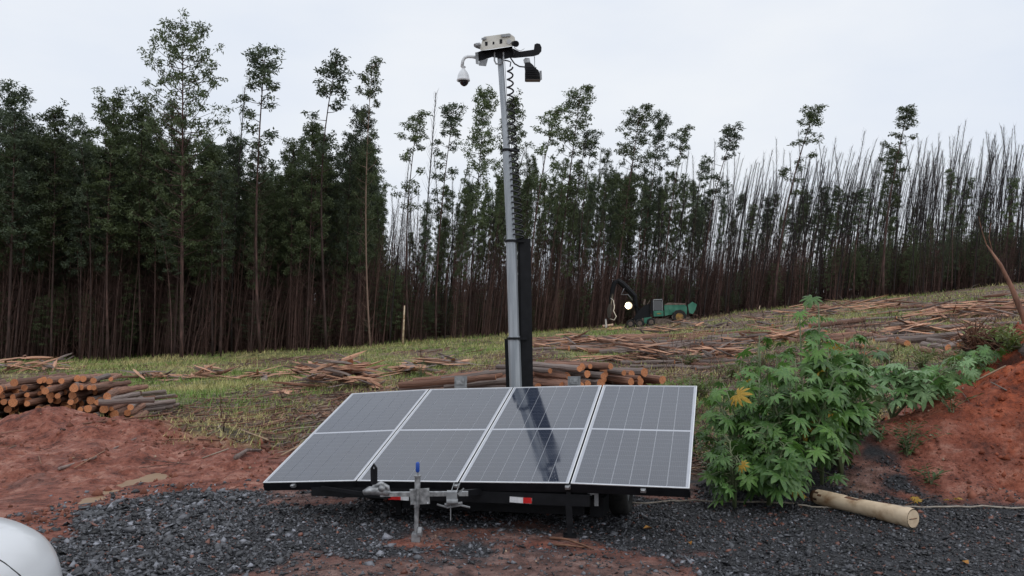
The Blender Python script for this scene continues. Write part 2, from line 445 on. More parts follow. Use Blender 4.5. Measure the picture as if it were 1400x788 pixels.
# ------------------------------------------------------------------ the ground
def axis(lo, a, b, hi, step, grow=1.09):
    core = list(np.arange(a, b, step)); up = [core[-1]]; s = step
    while up[-1] < hi: s *= grow; up.append(up[-1] + s)
    dn = [core[0]]; s = step
    while dn[-1] > lo: s *= grow; dn.append(dn[-1] - s)
    return np.array(dn[:0:-1] + core + up[1:])
gx = axis(-700, -9, 9, 700, .055, 1.055); gy = axis(-60, 4.6, 15, 900, .05, 1.022)
GX, GY = np.meshgrid(gx, gy, indexing='xy')
GZ = height(GX, GY)
nx, ny = len(gx), len(gy)
idx = np.arange(nx * ny).reshape(ny, nx)
faces = np.stack([idx[:-1, :-1], idx[:-1, 1:], idx[1:, 1:], idx[1:, :-1]], -1).reshape(-1, 4)
gme = np_mesh('ground', np.stack([GX, GY, GZ], -1).reshape(-1, 3), faces, M['ground'], smooth=True)
_g = gravel_mask(GX, GY)
mudm = np.clip(sum(sstep(-.25, .2, poly_sd(e, GX, GY) + .5 * fbm(GX * 3, GY * 3, 3)) for e in EARTH), 0, 1)
mudm = np.maximum(mudm, 0.35 * sstep(.2, .5, fbm(GX * .7 + 9, GY * 1.6, 4)) * sstep(15, 12, GY))
brightm = sstep(4.6, 6.6, GX + 1.3 * fbm(GX * .9 + 3, GY * .9, 4)) * sstep(14, 11, GY) * (.78 + .22 * sstep(-.2, .2, fbm(GX * 1.6, GY * 1.6 + 7, 4)))
for k, v in (('gravel', _g), ('soil', soil_mask(GX, GY)), ('debris', sstep(.25, .6, debris_mask(GX, GY) + .25 * fbm(GX * 1.3, GY * 1.3, 3))), ('mud', mudm), ('bright', brightm)):
    a = gme.attributes.new(k, 'FLOAT', 'POINT'); a.data.foreach_set('value', v.astype(np.float32).ravel())
tag(obj('ground', gme), kind='structure')

# tan puddle standing in the rut on the left: one level sheet, its shore is where the earth rises through it
cx_, cy_ = np.mean([p[0] for p in PUD]), np.mean([p[1] for p in PUD])
mbp = MB(); n_ = len(PUD)
ring = [(cx_ + (p[0] - cx_) * 1.2, cy_ + (p[1] - cy_) * 1.3, PUDZ - .006) for p in PUD]
mbp.add(ring + [(cx_, cy_, PUDZ - .006)], [(i, (i + 1) % n_, n_) for i in range(n_)])
M['puddle'] = new_mat('silty puddle', (.30, .19, .11), (.36, .24, .15), 3, .35, spec=.35)
tag(mbp.build('puddle', M['puddle']), kind='structure')

# ------------------------------------------------------------------ crushed stone
def stones():
    n = 150000
    x = rng.uniform(-5.2, 7.4, n); y = rng.uniform(4.3, 9.3, n)
    keep = rng.random(n) < (.10 * sstep(.25, .6, .5 + fbm(x * 2.2, y * 2.2, 4)) * (poly_sd(GRAVEL, x, y) > -.6) + .98 * gravel_mask(x, y) ** 1.3) * (.62 + .38 * sstep(-.25, .12, fbm(x * 1.3 + 30, y * 2.6, 4)))
    xs = rng.uniform(-5, 7, 2600); ys = rng.uniform(4.3, 9, 2600)
    x, y = np.concatenate([x[keep], xs]), np.concatenate([y[keep], ys]); n = len(x)
    base = np.array([(1, 0, 0), (-1, 0, 0), (0, 1, 0), (0, -1, 0), (0, 0, 1), (0, 0, -1)], float)
    tri = np.array([(0, 2, 4), (2, 1, 4), (1, 3, 4), (3, 0, 4), (2, 0, 5), (1, 2, 5), (3, 1, 5), (0, 3, 5)])
    size = rng.lognormal(math.log(.0106), .48, n).clip(.006, .042)
    size *= .92 + .45 * sstep(-.5, -4, x)
    s = size[:, None] * rng.uniform(.45, 1.5, (n, 3)); s[:, 2] *= .36
    p = base[None] * s[:, None, :] + rng.normal(0, .22, (n, 6, 3)) * size[:, None, None]
    q = rng.normal(0, 1, (n, 4)); q[:, 0] += 1.2; q[:, 1:3] *= .32; q /= np.linalg.norm(q, axis=1, keepdims=True)
    w, a, b, c = q.T
    Rm = np.stack([1 - 2 * (b * b + c * c), 2 * (a * b - w * c), 2 * (a * c + w * b), 2 * (a * b + w * c), 1 - 2 * (a * a + c * c), 2 * (b * c - w * a), 2 * (a * c - w * b), 2 * (b * c + w * a), 1 - 2 * (a * a + b * b)], 1).reshape(n, 3, 3)
    p = np.einsum('nij,nkj->nki', Rm, p)
    p[:, :, 0] += x[:, None]; p[:, :, 1] += y[:, None]; p[:, :, 2] += (height(x, y) + size * .22)[:, None]
    g = (rng.lognormal(math.log(.066), .75, n) * (1 - .38 * sstep(0, 3, x))).clip(.008, .34)
    t = np.stack([g * .95, g * .98, g * 1.10], 1)
    red = rng.random(n) < .05; t[red] = np.array([.20, .08, .055]) * rng.uniform(.6, 1.2, (red.sum(), 1))
    me = np_mesh('gravel', p.reshape(-1, 3), (tri[None] + 6 * np.arange(n)[:, None, None]).reshape(-1, 3), M['stones'], np.repeat(t, 6, 0))
    tag(obj('gravel', me), kind='stuff')
stones()

# clods of red earth
def clods():
    n = 26000
    x = rng.uniform(-11, 11, n); y = rng.uniform(6, 14.5, n)
    keep = (rng.random(n) < soil_mask(x, y) * (1 - gravel_mask(x, y)) * (1 - .75 * sstep(-.1, .3, poly_sd(GRAVEL, x, y))) * np.clip(.55 + 1.6 * fbm(x * .8, y * .8, 3), 0, 1))
    x, y = x[keep], y[keep]; n = len(x)
    base = np.array([(1, 0, 0), (-1, 0, 0), (0, 1, 0), (0, -1, 0), (0, 0, 1), (0, 0, -1)], float)
    tri = np.array([(0, 2, 4), (2, 1, 4), (1, 3, 4), (3, 0, 4), (2, 0, 5), (1, 2, 5), (3, 1, 5), (0, 3, 5)])
    size = rng.lognormal(math.log(.013), .6, n).clip(.006, .075)
    size = np.where(poly_sd(GRAVEL, x, y) > 0, size.clip(0, .016), size)
    p = base[None] * (size[:, None] * rng.uniform(.6, 1.3, (n, 3)))[:, None] + rng.normal(0, .2, (n, 6, 3)) * size[:, None, None]
    p[:, :, 0] += x[:, None]; p[:, :, 1] += y[:, None]; p[:, :, 2] += (height(x, y) + size * .15)[:, None]
    br = sstep(4.6, 6.4, x)[:, None]
    t = (np.array([.21, .08, .052]) * (1 - br) + np.array([.33, .075, .030]) * br) * rng.uniform(.55, 1.35, (n, 1))
    pale = (rng.random(n) < .06) & (size < .03); t[pale] = np.array([.42, .30, .22]) * rng.uniform(.7, 1.1, (pale.sum(), 1))
    me = np_mesh('earth_clods', p.reshape(-1, 3), (tri[None] + 6 * np.arange(n)[:, None, None]).reshape(-1, 3), M['chips'], np.repeat(t, 6, 0))
    tag(obj('earth_clods', me), kind='stuff')
clods()

# ------------------------------------------------------------------ grass and slash on the cleared land
def field_points(n, ymin, ymax, umin=-150, umax=1550, power=1.0):
    t = rng.random(n); y = (ymin ** -power + t * (ymax ** -power - ymin ** -power)) ** (-1 / power)
    u = rng.uniform(umin, umax, n)
    return (u - 700) / FPX * y, y
def grass():
    x, y = field_points(230000, 10.5, 118, power=.8)
    d = debris_mask(x, y)
    dens = np.clip(1.10 - 1.25 * d + .75 * sstep(.05, .3, fbm(x * .09 + 21, y * .07, 3)) * sstep(14, 18, y) + .9 * fbm(x * .6, y * .6, 3), 0, 1) * (1 - soil_mask(x, y)) * (1 - gravel_mask(x, y)) * (.55 + .45 * sstep(14, 24, y + 3 * sstep(900, 1000, 700 + FPX * x / y)))
    keep = (rng.random(len(x)) < dens) & (y < line_dist(x, y) + 12)
    x, y = x[keep], y[keep]; n = len(x)
    h = rng.uniform(.03, .10, n) * (1 + y / 28) * (.7 + .6 * rng.random(n)); w = .0065 * (1 + y / 14)
    a = rng.uniform(0, 2 * math.pi, n); lean = rng.uniform(.3, 1.6, n)
    z = height(x, y)
    bx, by = np.cos(a) * w, np.sin(a) * w
    lx, ly = np.cos(a + 1.2) * lean * h, np.sin(a + 1.2) * lean * h
    p = np.stack([np.stack([x - bx, y - by, z - .02], 1), np.stack([x + bx, y + by, z - .02], 1), np.stack([x + lx, y + ly, z + h], 1)], 1)
    mixv = np.clip(.5 + 1.3 * fbm(x * .35 + 5, y * .2, 3) + rng.normal(0, .16, n), 0, 1)[:, None]
    t = np.array([.18, .29, .065]) * (1 - mixv) + np.array([.56, .48, .22]) * mixv
    t = t * rng.uniform(.6, 1.25, (n, 1))
    me = np_mesh('grass', p.reshape(-1, 3), np.arange(3 * n).reshape(-1, 3), M['blades'], np.repeat(t, 3, 0))
    tag(obj('grass', me), kind='stuff')
grass()

def slash():
    x, y = field_points(56000, 9.8, 116, power=.9)
    d = debris_mask(x, y)
    dens = (1 - .45 * sstep(800, 1000, 700 + FPX * x / y)) * np.clip(.02 + 1.15 * d ** 1.6 + .5 * fbm(x * .5 + 11, y * .5, 3) * d, 0, 1) * (1 - .96 * soil_mask(x, y)) * (1 - gravel_mask(x, y))
    keep = (rng.random(len(x)) < dens) & (y < line_dist(x, y) + 4)
    x, y = x[keep], y[keep]; n = len(x)
    L = rng.lognormal(math.log(.17), .7, n).clip(.04, 1.2) * (1 + y / 60); r = rng.uniform(.004, .016, n) * (1 + y / 55)
    a = rng.normal(.25, 1.1, n); pit = rng.normal(0, .14, n)
    dx, dy, dz = np.cos(a) * np.cos(pit) * L / 2, np.sin(a) * np.cos(pit) * L / 2, np.sin(pit) * L / 2
    z0 = height(x - dx, y - dy) + r * .8 + .02 * rng.random(n); z1 = height(x + dx, y + dy) + r * .8 + .05 * rng.random(n) + np.abs(dz)
    px_, py_ = -np.sin(a) * r, np.cos(a) * r
    flatn = rng.uniform(.3, 1, n)
    def ringp(cx, cy, cz): return [np.stack([cx + px_, cy + py_, cz], 1), np.stack([cx, cy, cz + r * flatn], 1), np.stack([cx - px_, cy - py_, cz], 1), np.stack([cx, cy, cz - r * flatn], 1)]
    p = np.stack(ringp(x - dx, y - dy, z0) + ringp(x + dx, y + dy, z1), 1)
    q = np.array([(0, 1, 5, 4), (1, 2, 6, 5), (2, 3, 7, 6), (3, 0, 4, 7), (3, 2, 1, 0), (4, 5, 6, 7)])
    pal = np.array([(.42, .245, .165), (.32, .165, .11), (.22, .115, .08), (.15, .095, .075), (.36, .29, .23), (.25, .20, .17), (.46, .33, .22)])
    t = pal[rng.choice(len(pal), n, p=[.12, .2, .24, .2, .07, .11, .06])] * rng.uniform(.5, 1.05, (n, 1))
    me = np_mesh('wood_slash', p.reshape(-1, 3), (q[None] + 8 * np.arange(n)[:, None, None]).reshape(-1, 4), M['chips'], np.repeat(t, 8, 0))
    tag(obj('wood_slash', me), kind='stuff')
slash()
def tangle():
    """thin dead branches standing out of the slash"""
    x, y = field_points(30000, 11, 112, umin=300, power=.8)
    u = 700 + FPX * x / y
    keep = (rng.random(len(x)) < debris_mask(x, y) ** 1.5 * (.15 + .85 * sstep(700, 950, u)) * (1 - soil_mask(x, y)) * sstep(-.15, .25, fbm(x * .35 + 70, y * .22, 3))) & (y < line_dist(x, y) + 2)
    x, y = x[keep], y[keep]; n = len(x)
    L = rng.uniform(.15, .7, n) * (1 + y / 60); w = .006 * (1 + y / 22); a = rng.uniform(0, 6.28, n); e = rng.uniform(-.1, 1.1, n)
    z = height(x, y)
    d1 = np.stack([np.cos(a) * np.cos(e), np.sin(a) * np.cos(e), np.sin(e)], 1); d2 = d1 + rng.normal(0, .4, (n, 3))
    p0 = np.stack([x, y, z], 1); p1 = p0 + d1 * L[:, None] * .5; p2 = p1 + d2 * L[:, None] * .5
    up = np.zeros((n, 3)); up[:, 2] = w; sd = np.stack([-np.sin(a) * w, np.cos(a) * w, 0 * a], 1)
    V = np.stack([p0 - sd, p0 + sd, p0 + up, p1 - sd * .8, p1 + sd * .8, p1 + up * .8, p2], 1)
    F = np.array([(0, 1, 4), (0, 4, 3), (1, 2, 5), (1, 5, 4), (2, 0, 3), (2, 3, 5), (3, 4, 6), (4, 5, 6), (5, 3, 6)])
    pal = np.array([(.20, .105, .072), (.11, .065, .05), (.30, .18, .13), (.07, .045, .038), (.24, .20, .16)])
    t = pal[rng.integers(0, 5, n)] * rng.uniform(.5, 1.1, (n, 1))
    me = np_mesh('branch_tangle', V.reshape(-1, 3), (F[None] + 7 * np.arange(n)[:, None, None]).reshape(-1, 3), M['chips'], np.repeat(t, 7, 0))
    tag(obj('branch_tangle', me), kind='stuff')
tangle()

# ------------------------------------------------------------------ trees
def leaf_np(centers, radii, per, size, seed, droop=.6):
    r = np.random.default_rng(seed); V = []
    for c, rad in zip(centers, radii):
        k = max(3, int(per * (rad / .5) ** 1.6))
        d = r.normal(0, 1, (k, 3)); d /= np.linalg.norm(d, axis=1, keepdims=True)
        p = np.array(c) + d * rad * r.random((k, 1)) ** .45 * np.array([1, 1, .8])
        ax = r.normal(0, 1, (k, 3)); ax[:, 2] -= droop; ax /= np.linalg.norm(ax, axis=1, keepdims=True)
        sd = np.cross(ax, r.normal(0, 1, (k, 3))); sd /= np.linalg.norm(sd, axis=1, keepdims=True)
        L = size * r.uniform(.7, 1.4, (k, 1)); W = L * .17
        V.append(np.stack([p, p + ax * L * .45 + sd * W, p + ax * L, p + ax * L * .45 - sd * W], 1))
    V = np.concatenate(V); return V.reshape(-1, 3), np.arange(len(V) * 4).reshape(-1, 4)

def make_tree(kind, seed):
    """meshes of a tree 24 m tall standing at the origin"""
    r = random.Random(seed); H = 24.0
    mb = MB(); pts, n = [], 13
    wx, wy, bend = r.uniform(-.25, .25), r.uniform(-.25, .25), (r.uniform(1.0, 2.4) if kind in ('bare', 'tuft') else r.uniform(.1, .6))
    def axis_at(t):
        return Vector((wx * math.sin(t * 4 + seed) * t + bend * t * t, wy * math.sin(t * 5 + seed * 2) * t, H * t))
    r0 = {'leafy': .095, 'tuft': .085, 'bare': .066, 'short': .08, 'broad': .12}[kind] * r.uniform(.85, 1.2)
    pts = [axis_at(i / n) for i in range(n + 1)]
    mb.tube(pts, [r0 * (1 - .9 * (i / n)) + (.020 if kind == 'bare' else .012) for i in range(n + 1)], 6, mi=0)
    cen, rad = [], []
    def limb(t, out, up, az, fine=.02, leafr=None, sub=2):
        a = axis_at(t); e = a + Vector((math.cos(az) * out, math.sin(az) * out, up))
        m = a.lerp(e, .5) + Vector((0, 0, -.12 * out))
        mb.tube([a, m, e], [fine * 1.6, fine, fine * .4], 3, caps=False)
        if leafr:
            for k in range(sub):
                f = r.uniform(.6, 1.08); q = a.lerp(e, f)
                cen.append(tuple(q + Vector((r.uniform(-.3, .3), r.uniform(-.3, .3), r.uniform(-.25, .35))))); rad.append(leafr * r.uniform(.6, 1.15))
    lo = {'leafy': .40, 'tuft': .56, 'bare': .55, 'short': .22, 'broad': .30}[kind]
    nl = {'leafy': 74, 'tuft': 36, 'bare': 80, 'short': 52, 'broad': 170}[kind]
    for i in range(nl):
        t = lo + (1 - lo) * ((i + r.random()) / nl) ** .85; t = min(t, .992); az = i * 2.4 + r.uniform(-.5, .5)
        k = (1 - t) / (1 - lo)
        if kind == 'bare':
            L = r.uniform(.5, 1.9) * (.45 + .6 * k); limb(t, L * .42, L, az, .011)
            continue
        if kind == 'tuft' and not (t > .86 or r.random() < .55): continue
        w = {'leafy': 1.6, 'tuft': 1.1, 'short': 2.1, 'broad': 3.1}[kind] * (.35 + .75 * math.sin(min(1, k * 1.15 + .12) * math.pi * .62))
        if kind != 'short' and t > .86: w = max(w, .8 if kind != 'broad' else .95)
        L = w * r.uniform(.45, 1.15)
        if r.random() < .10: continue
        limb(t, L, L * r.uniform(.25, .9), az, .024, leafr={'short': .6, 'broad': .36, 'leafy': .42, 'tuft': .36}[kind], sub={'short': 2, 'broad': 3, 'leafy': 3, 'tuft': 3}[kind])
    # a denser tuft at the tip, and dead twigs on the lower trunk
    if kind in ('tuft', 'leafy', 'broad'):
        for k in range(7):
            t = r.uniform(.93, 1.0); q = axis_at(t); a_ = r.uniform(0, 6.3); ww = r.uniform(.15, .95)
            cen.append((q.x + math.cos(a_) * ww, q.y + math.sin(a_) * ww, q.z + r.uniform(-.2, .3))); rad.append(r.uniform(.28, .5))
    for k in range({'bare': 44}.get(kind, 52)):
        t = r.uniform(.03, .6); limb(t, r.uniform(.3, 1.2), r.uniform(.1, 1.1), r.uniform(0, 6.3), .012)
    me = bpy.data.meshes.new('trunk'); me.from_pydata(mb.v, [], mb.f)
    me.materials.append(M['bark_bare' if kind == 'bare' else 'bark_dark']); me.update()
    me.polygons.foreach_set('use_smooth', [True] * len(mb.f))
    crown = None
    if cen:
        V, F = leaf_np(cen, rad, {'leafy': 58, 'tuft': 66, 'short': 40, 'broad': 44}[kind], .25, seed)
        crown = np_mesh('crown', V, F, M['leaf_euc' if seed % 3 else 'leaf_euc2'])
    me['bend'] = axis_at(1).x
    return me, crown

PROTO = {'leafy': [make_tree('leafy', s) for s in range(1, 8)], 'tuft': [make_tree('tuft', s) for s in range(11, 16)],
         'bare': [make_tree('bare', s) for s in range(21, 26)], 'short': [make_tree('short', s) for s in range(31, 35)],
         'broad': [make_tree('broad', s) for s in (41, 43)]}
def make_brush(seed):
    """a leafless tangle of thin brown stems and dead twigs, scaled like the trees"""
    r = random.Random(seed); mb = MB()
    for i in range(7):
        x, y = r.uniform(-1.6, 1.6), r.uniform(-1.6, 1.6); H = r.uniform(14, 24); lx = r.uniform(-.5, 1.8)
        mb.tube([(x, y, 0), (x + lx * .4, y, H * .5), (x + lx, y + r.uniform(-.4, .4), H)], [.07, .05, .012], 4, caps=False)
        for k in range(34):
            t = r.uniform(.03, .97); a = r.uniform(0, 6.3); L = r.uniform(.5, 1.5); z = H * t
            mb.tube([(x + lx * t, y, z), (x + lx * t + math.cos(a) * L, y + math.sin(a) * L, z + L * r.uniform(.6, 2.6))], [.022, .006], 3, caps=False)
    me = bpy.data.meshes.new('brush'); me.from_pydata(mb.v, [], mb.f); me.materials.append(M['bark_brush']); me.update(); return me
PROTO['brush'] = [(make_brush(s), None) for s in (51, 52, 53)]
pale_trunk = [m[0].copy() for m in PROTO['leafy'][:1] + PROTO['tuft'][:1]]
for m_ in pale_trunk: m_.materials[0] = M['bark_pale']

def plant_tree(kind, x, y, h, label, group=None, lean=0.0, lean_y=0.0, width=1.0, variant=None, rz=None, trunk=None, cat='tree', name=None):
    k = rnd.randrange(len(PROTO[kind])) if variant is None else variant
    tr, cr = PROTO[kind][k]
    s = h / 24.0
    o = thing(name or {'bare': 'bare_tree', 'short': 'young_eucalyptus'}.get(kind, 'eucalyptus_tree'), label, cat, (x, y, hz(x, y) - .12), 0, group)
    o.rotation_euler = (lean_y, lean, 0)
    o.scale = (s * width, s * width, s)
    a = rnd.uniform(0, 6.28) if rz is None else rz
    obj('trunk', trunk or tr, o, rot=(0, 0, a))
    if cr: obj('crown', cr, o, rot=(0, 0, a))
    return o

TREE_SPOTS = []
def px_tree(kind, tx, ty, bx, extra, label, width=1.0, **kw):
    """tree whose tip shows at tx,ty and whose foot stands in column bx, extra metres behind the wood's edge"""
    u = (bx - 700) / FPX
    D = float(np.interp(bx, _uu, _Ds)) + extra
    x, y = u * D, D; z = hz(x, y)
    tip = P(tx, ty, y)
    dx, dz = tip.x - x, tip.z - z
    if kw.get('variant') is None: kw['variant'] = rnd.randrange(len(PROTO[kind]))
    h = math.hypot(dx, dz) * 1.0; bd = PROTO[kind][kw['variant']][0]['bend'] * h / 24 * width
    lean = math.atan2(dx - bd, dz)
    TREE_SPOTS.append((x, y))
    rz = kw.pop('rz', rnd.uniform(-.5, .5))
    return plant_tree(kind, x, y, h, label, lean=lean, width=width, rz=rz, **kw)

HERO = [
 ('leafy', 20, 122, 14, 1, 'tall leafy eucalyptus with a rounded top at the far left edge of the wood', 1.25),
 ('leafy', 76, 152, 72, 2, 'leafy eucalyptus standing second from the far left of the wood', 1.2),
 ('leafy', 155, 130, 150, 1.5, 'leafy eucalyptus with a domed top, left of the very tallest tree', 1.25),
 ('leafy', 196, 142, 195, 3, 'slim leafy eucalyptus tucked against the left side of the very tallest tree', 1.1),
 ('broad', 250, 38, 250, 0, 'very tallest broad airy eucalyptus rising above the left wood', 1.0),
 ('leafy', 290, 205, 292, 1, 'dense leafy eucalyptus low against the right side of the very tallest tree', 1.3),
 ('bare', 335, 118, 318, 4, 'thin bare stem leaning right of the very tallest tree', 1.0),
 ('tuft', 374, 80, 357, 0, 'tall eucalyptus with a feathery tip, first tall spire right of the very tallest tree', 1.5),
 ('leafy', 428, 172, 420, 2, 'middling eucalyptus between the two tall tufted spires left of the mast', 1.1),
 ('tuft', 466, 88, 447, 0, 'tall eucalyptus with a round leaf tuft, just left of the thin reddish trunk', 1.35),
 ('tuft', 512, 90, 507, -1.5, 'tall thin eucalyptus with a long pale reddish trunk and sparse tip', .9),
 ('leafy', 496, 152, 488, 3, 'leafy eucalyptus right behind the thin pale reddish trunk', 1.0),
 ('tuft', 572, 158, 560, 2, 'eucalyptus with a flat tuft just right of the sky gap', 1.3),
 ('bare', 598, 128, 578, 8, 'hazy bare sapling rising highest left of the mast', 1.0),
 ('tuft', 626, 152, 596, 2, 'eucalyptus with an umbrella tuft, right of the hazy bare sapling', 1.3),
 ('leafy', 664, 125, 640, 2, 'leafy eucalyptus nearest the left side of the mast', 1.0),
 ('leafy', 702, 138, 690, 2, 'leafy eucalyptus directly behind the coiled cable', 1.0),
 ('tuft', 760, 152, 722, 3, 'slender dark eucalyptus leaning right, nearest the right side of the mast', 1.3),
 ('leafy', 795, 122, 755, 3, 'tallest leafy eucalyptus to the right of the mast', 1.1),
 ('tuft', 812, 185, 790, 2, 'small tufted eucalyptus between two tall ones right of the mast', 1.2),
 ('leafy', 876, 148, 835, 2, 'leafy eucalyptus rising above the harvester crane', 1.15),
 ('leafy', 905, 160, 862, 5, 'leafy eucalyptus with a drooping side tuft above the harvester cab', .95),
 ('tuft', 938, 176, 905, 2, 'eucalyptus with a small ball tuft on a bare neck above the harvester', 1.1),
 ('tuft', 966, 222, 940, 1, 'low eucalyptus with a small ball tuft right of the harvester', 1.1),
 ('tuft', 1004, 176, 955, 3, 'dark eucalyptus leaning right with leaf clumps down its upper stem', 1.4),
 ('tuft', 1114, 148, 1058, 1, 'strongly leaning eucalyptus with bunched leaf clumps among the bare stems', 1.5),
 ('tuft', 1240, 150, 1208, 1, 'tall eucalyptus with a lone round top tuft among the bare stems', 1.5),
 ('leafy', 1226, 205, 1200, 3, 'shorter leafy eucalyptus beside the lone round top tuft', 1.0),
 ('tuft', 1182, 262, 1168, 2, 'squat leafy eucalyptus left of the lone round top tuft', 1.5),
 ('tuft', 1388, 245, 1378, 2, 'leafy eucalyptus at the far right edge of the wood', 1.3),
]
for k, tx, ty, bx, ex, lb, w in HERO:
    px_tree(k, tx, ty, bx, ex, lb, w, **({'trunk': pale_trunk[1], 'variant': 0} if 'long pale reddish trunk' in lb else {}))

def wood_spots():
    sp = []
    y = 50.0
    while y < 240:
        x = -95.0
        while x < 130:
            xx, yy = x + rnd.uniform(-.8, .8), y + rnd.uniform(-.9, .9)
            u = 700 + FPX * xx / yy; d = yy - float(line_dist(xx, yy))
            depth = np.interp(u, [0, 500, 560, 900, 1000, 1400], [95, 90, 42, 42, 56, 60])
            if -260 < u < 1640 and 0.6 < d < depth and min(((xx - a) ** 2 + (yy - b) ** 2 for a, b in TREE_SPOTS), default=9) > 1.2:
                sp.append((xx, yy, u, d))
            x += 2.0
        y += 2.5
    return sp
spots = wood_spots()
TOP_U = [-300, 0, 60, 110, 160, 230, 300, 330, 400, 440, 500, 520, 545, 575, 620, 700, 760, 800, 880, 950, 1000, 1100, 1200, 1300, 1400, 1700]
TOP_Y = [125, 128, 148, 152, 138, 150, 172, 192, 188, 175, 172, 285, 345, 268, 238, 210, 228, 215, 224, 245, 240, 250, 240, 235, 240, 240]
def style(u, d):
    q = rnd.random()
    if u < 515: return 'leafy' if q < .74 else 'tuft'
    if u < 560: return 'bare' if q < .5 else 'short'
    if u < 760: return 'leafy' if q < .15 else ('tuft' if q < .52 else 'bare')
    if u < 960: return 'leafy' if q < .12 else ('tuft' if q < .47 else 'bare')
    if u < 1150: return 'bare' if q < .80 else ('tuft' if q < .93 else 'short')
    return 'bare' if q < .72 else ('short' if q < .93 else 'tuft')
def target_h(kind, x, y, u):
    ty = np.interp(u, TOP_U, TOP_Y) + rnd.uniform(-14, 78 if u < 520 else 50)
    if kind == 'bare':
        ty = (np.interp(u, [0, 540, 600, 1000, 1100, 1400], [230, 210, 195, 190, 178, 165]) + rnd.uniform(-12, 80))
    if kind == 'short': ty = np.interp(u, [0, 500, 560, 800, 1000, 1150, 1300, 1400], [330, 340, 350, 350, 350, 325, 312, 318]) + rnd.uniform(-22, 40)
    D = float(line_dist(x, y))
    t = P(700, ty, D + .25 * (y - D))       # rows farther back are about as tall, so they sink behind the front ones
    return max(4.0, t.z - float(np.interp(u, _uu, _Zs)))
def lean_at(u): return float(np.interp(u, [0, 500, 600, 900, 1050, 1400], [.0, .01, .075, .10, .12, .085])) + rnd.gauss(0, .028)
spots.sort(key=lambda s: math.hypot(s[0], s[1]))
MARKS = [(100, 'at the far left'), (215, 'above the big log stack'), (330, 'by the very tallest tree'), (420, 'left of the tufted spires'), (520, 'near the pale reddish trunk'),
         (610, 'at the sky gap'), (690, 'just left of the mast'), (760, 'just right of the mast'), (830, 'left of the harvester crane'), (900, 'above the harvester crane'),
         (960, 'above the harvester'), (1060, 'right of the harvester'), (1150, 'above the castor bush'), (1250, 'by the lone round tuft'), (1340, 'above the red mound'), (9999, 'at the far right')]
counts = {'euc': 0, 'bare': 0, 'short': 0}
caps_ = {'euc': 262, 'bare': 200, 'short': 80}
rest = []
for (x, y, u, d) in spots:
    k = style(u, d); h = target_h(k, x, y, u); ln = lean_at(u)
    key = 'euc' if k in ('leafy', 'tuft') else k
    near = d < (16 if u > 760 else 30)
    if counts[key] < caps_[key] and near and -40 < u < 1440 and not (key == 'euc' and u < 520 and d > 11):
        counts[key] += 1
        row = 'in the front row' if d < 3.2 else ('just inside the edge' if d < 8 else 'deeper in the rows')
        where = [w for lim, w in MARKS if u < lim][0]
        kindw = {'leafy': 'leafy eucalyptus', 'tuft': 'tufted eucalyptus', 'bare': 'thin bare stem', 'short': 'low young eucalyptus'}[k]
        lb = '%s %s of the wood %s' % (kindw, row, where) if row == 'in the front row' else '%s %s %s' % (kindw, row + (' of the wood' if 'edge' in row else ' of the wood'), where)
        gp = '%s in the wood' % {'euc': 'eucalyptus trees', 'bare': 'bare stems', 'short': 'young eucalyptus'}[key]
        plant_tree(k, x, y, h, lb, gp, lean=ln, lean_y=rnd.gauss(0, .02), width=rnd.uniform(.8, 1.15) * (.72 if 545 < u < 1000 and key == 'euc' else 1) * (24 / h if k == 'short' else 1.0) * (.55 if k == 'short' else 1))
    else:
        rest.append((x, y, u, k, h, ln))
print('tree counts', counts, 'rest', len(rest))

# the deep rows of the wood, past what can be told apart: one instanced mass
def instanced(name, meshes, pts, rots, scls, ids):
    src = bpy.data.collections.new(name + '_sources')
    for i, m in enumerate(meshes):
        src.objects.link(bpy.data.objects.new('%s_source_%02d' % (name, i), m))
    me = bpy.data.meshes.new(name); me.from_pydata(pts, [], [])
    a = me.attributes.new('rot', 'FLOAT_VECTOR', 'POINT'); a.data.foreach_set('vector', np.array(rots, np.float32).ravel())
    a = me.attributes.new('scl', 'FLOAT_VECTOR', 'POINT'); a.data.foreach_set('vector', np.array(scls, np.float32).ravel())
    a = me.attributes.new('pick', 'INT', 'POINT'); a.data.foreach_set('value', np.array(ids, np.int32))
    o = bpy.data.objects.new(name, me); col.objects.link(o)
    ng = bpy.data.node_groups.new(name, 'GeometryNodeTree')
    ng.interface.new_socket('Geometry', in_out='INPUT', socket_type='NodeSocketGeometry')
    ng.interface.new_socket('Geometry', in_out='OUTPUT', socket_type='NodeSocketGeometry')
    n, l = ng.nodes, ng.links
    gi, go = n.new('NodeGroupInput'), n.new('NodeGroupOutput')
    ip = n.new('GeometryNodeInstanceOnPoints'); ci = n.new('GeometryNodeCollectionInfo')
    ci.inputs['Collection'].default_value = src; ci.inputs['Separate Children'].default_value = True; ci.inputs['Reset Children'].default_value = True
    def at(nm, ty):
        q = n.new('GeometryNodeInputNamedAttribute'); q.data_type = ty; q.inputs[0].default_value = nm
        return q.outputs['Attribute']
    l.new(gi.outputs[0], ip.inputs['Points']); l.new(ci.outputs[0], ip.inputs['Instance'])
    ip.inputs['Pick Instance'].default_value = True
    l.new(at('pick', 'INT'), ip.inputs['Instance Index']); l.new(at('scl', 'FLOAT_VECTOR'), ip.inputs['Scale'])
    er = n.new('FunctionNodeEulerToRotation'); l.new(at('rot', 'FLOAT_VECTOR'), er.inputs[0]); l.new(er.outputs[0], ip.inputs['Rotation'])
    l.new(ip.outputs[0], go.inputs[0])
    md = o.modifiers.new('scatter', 'NODES'); md.node_group = ng
    return tag(o, kind='stuff')
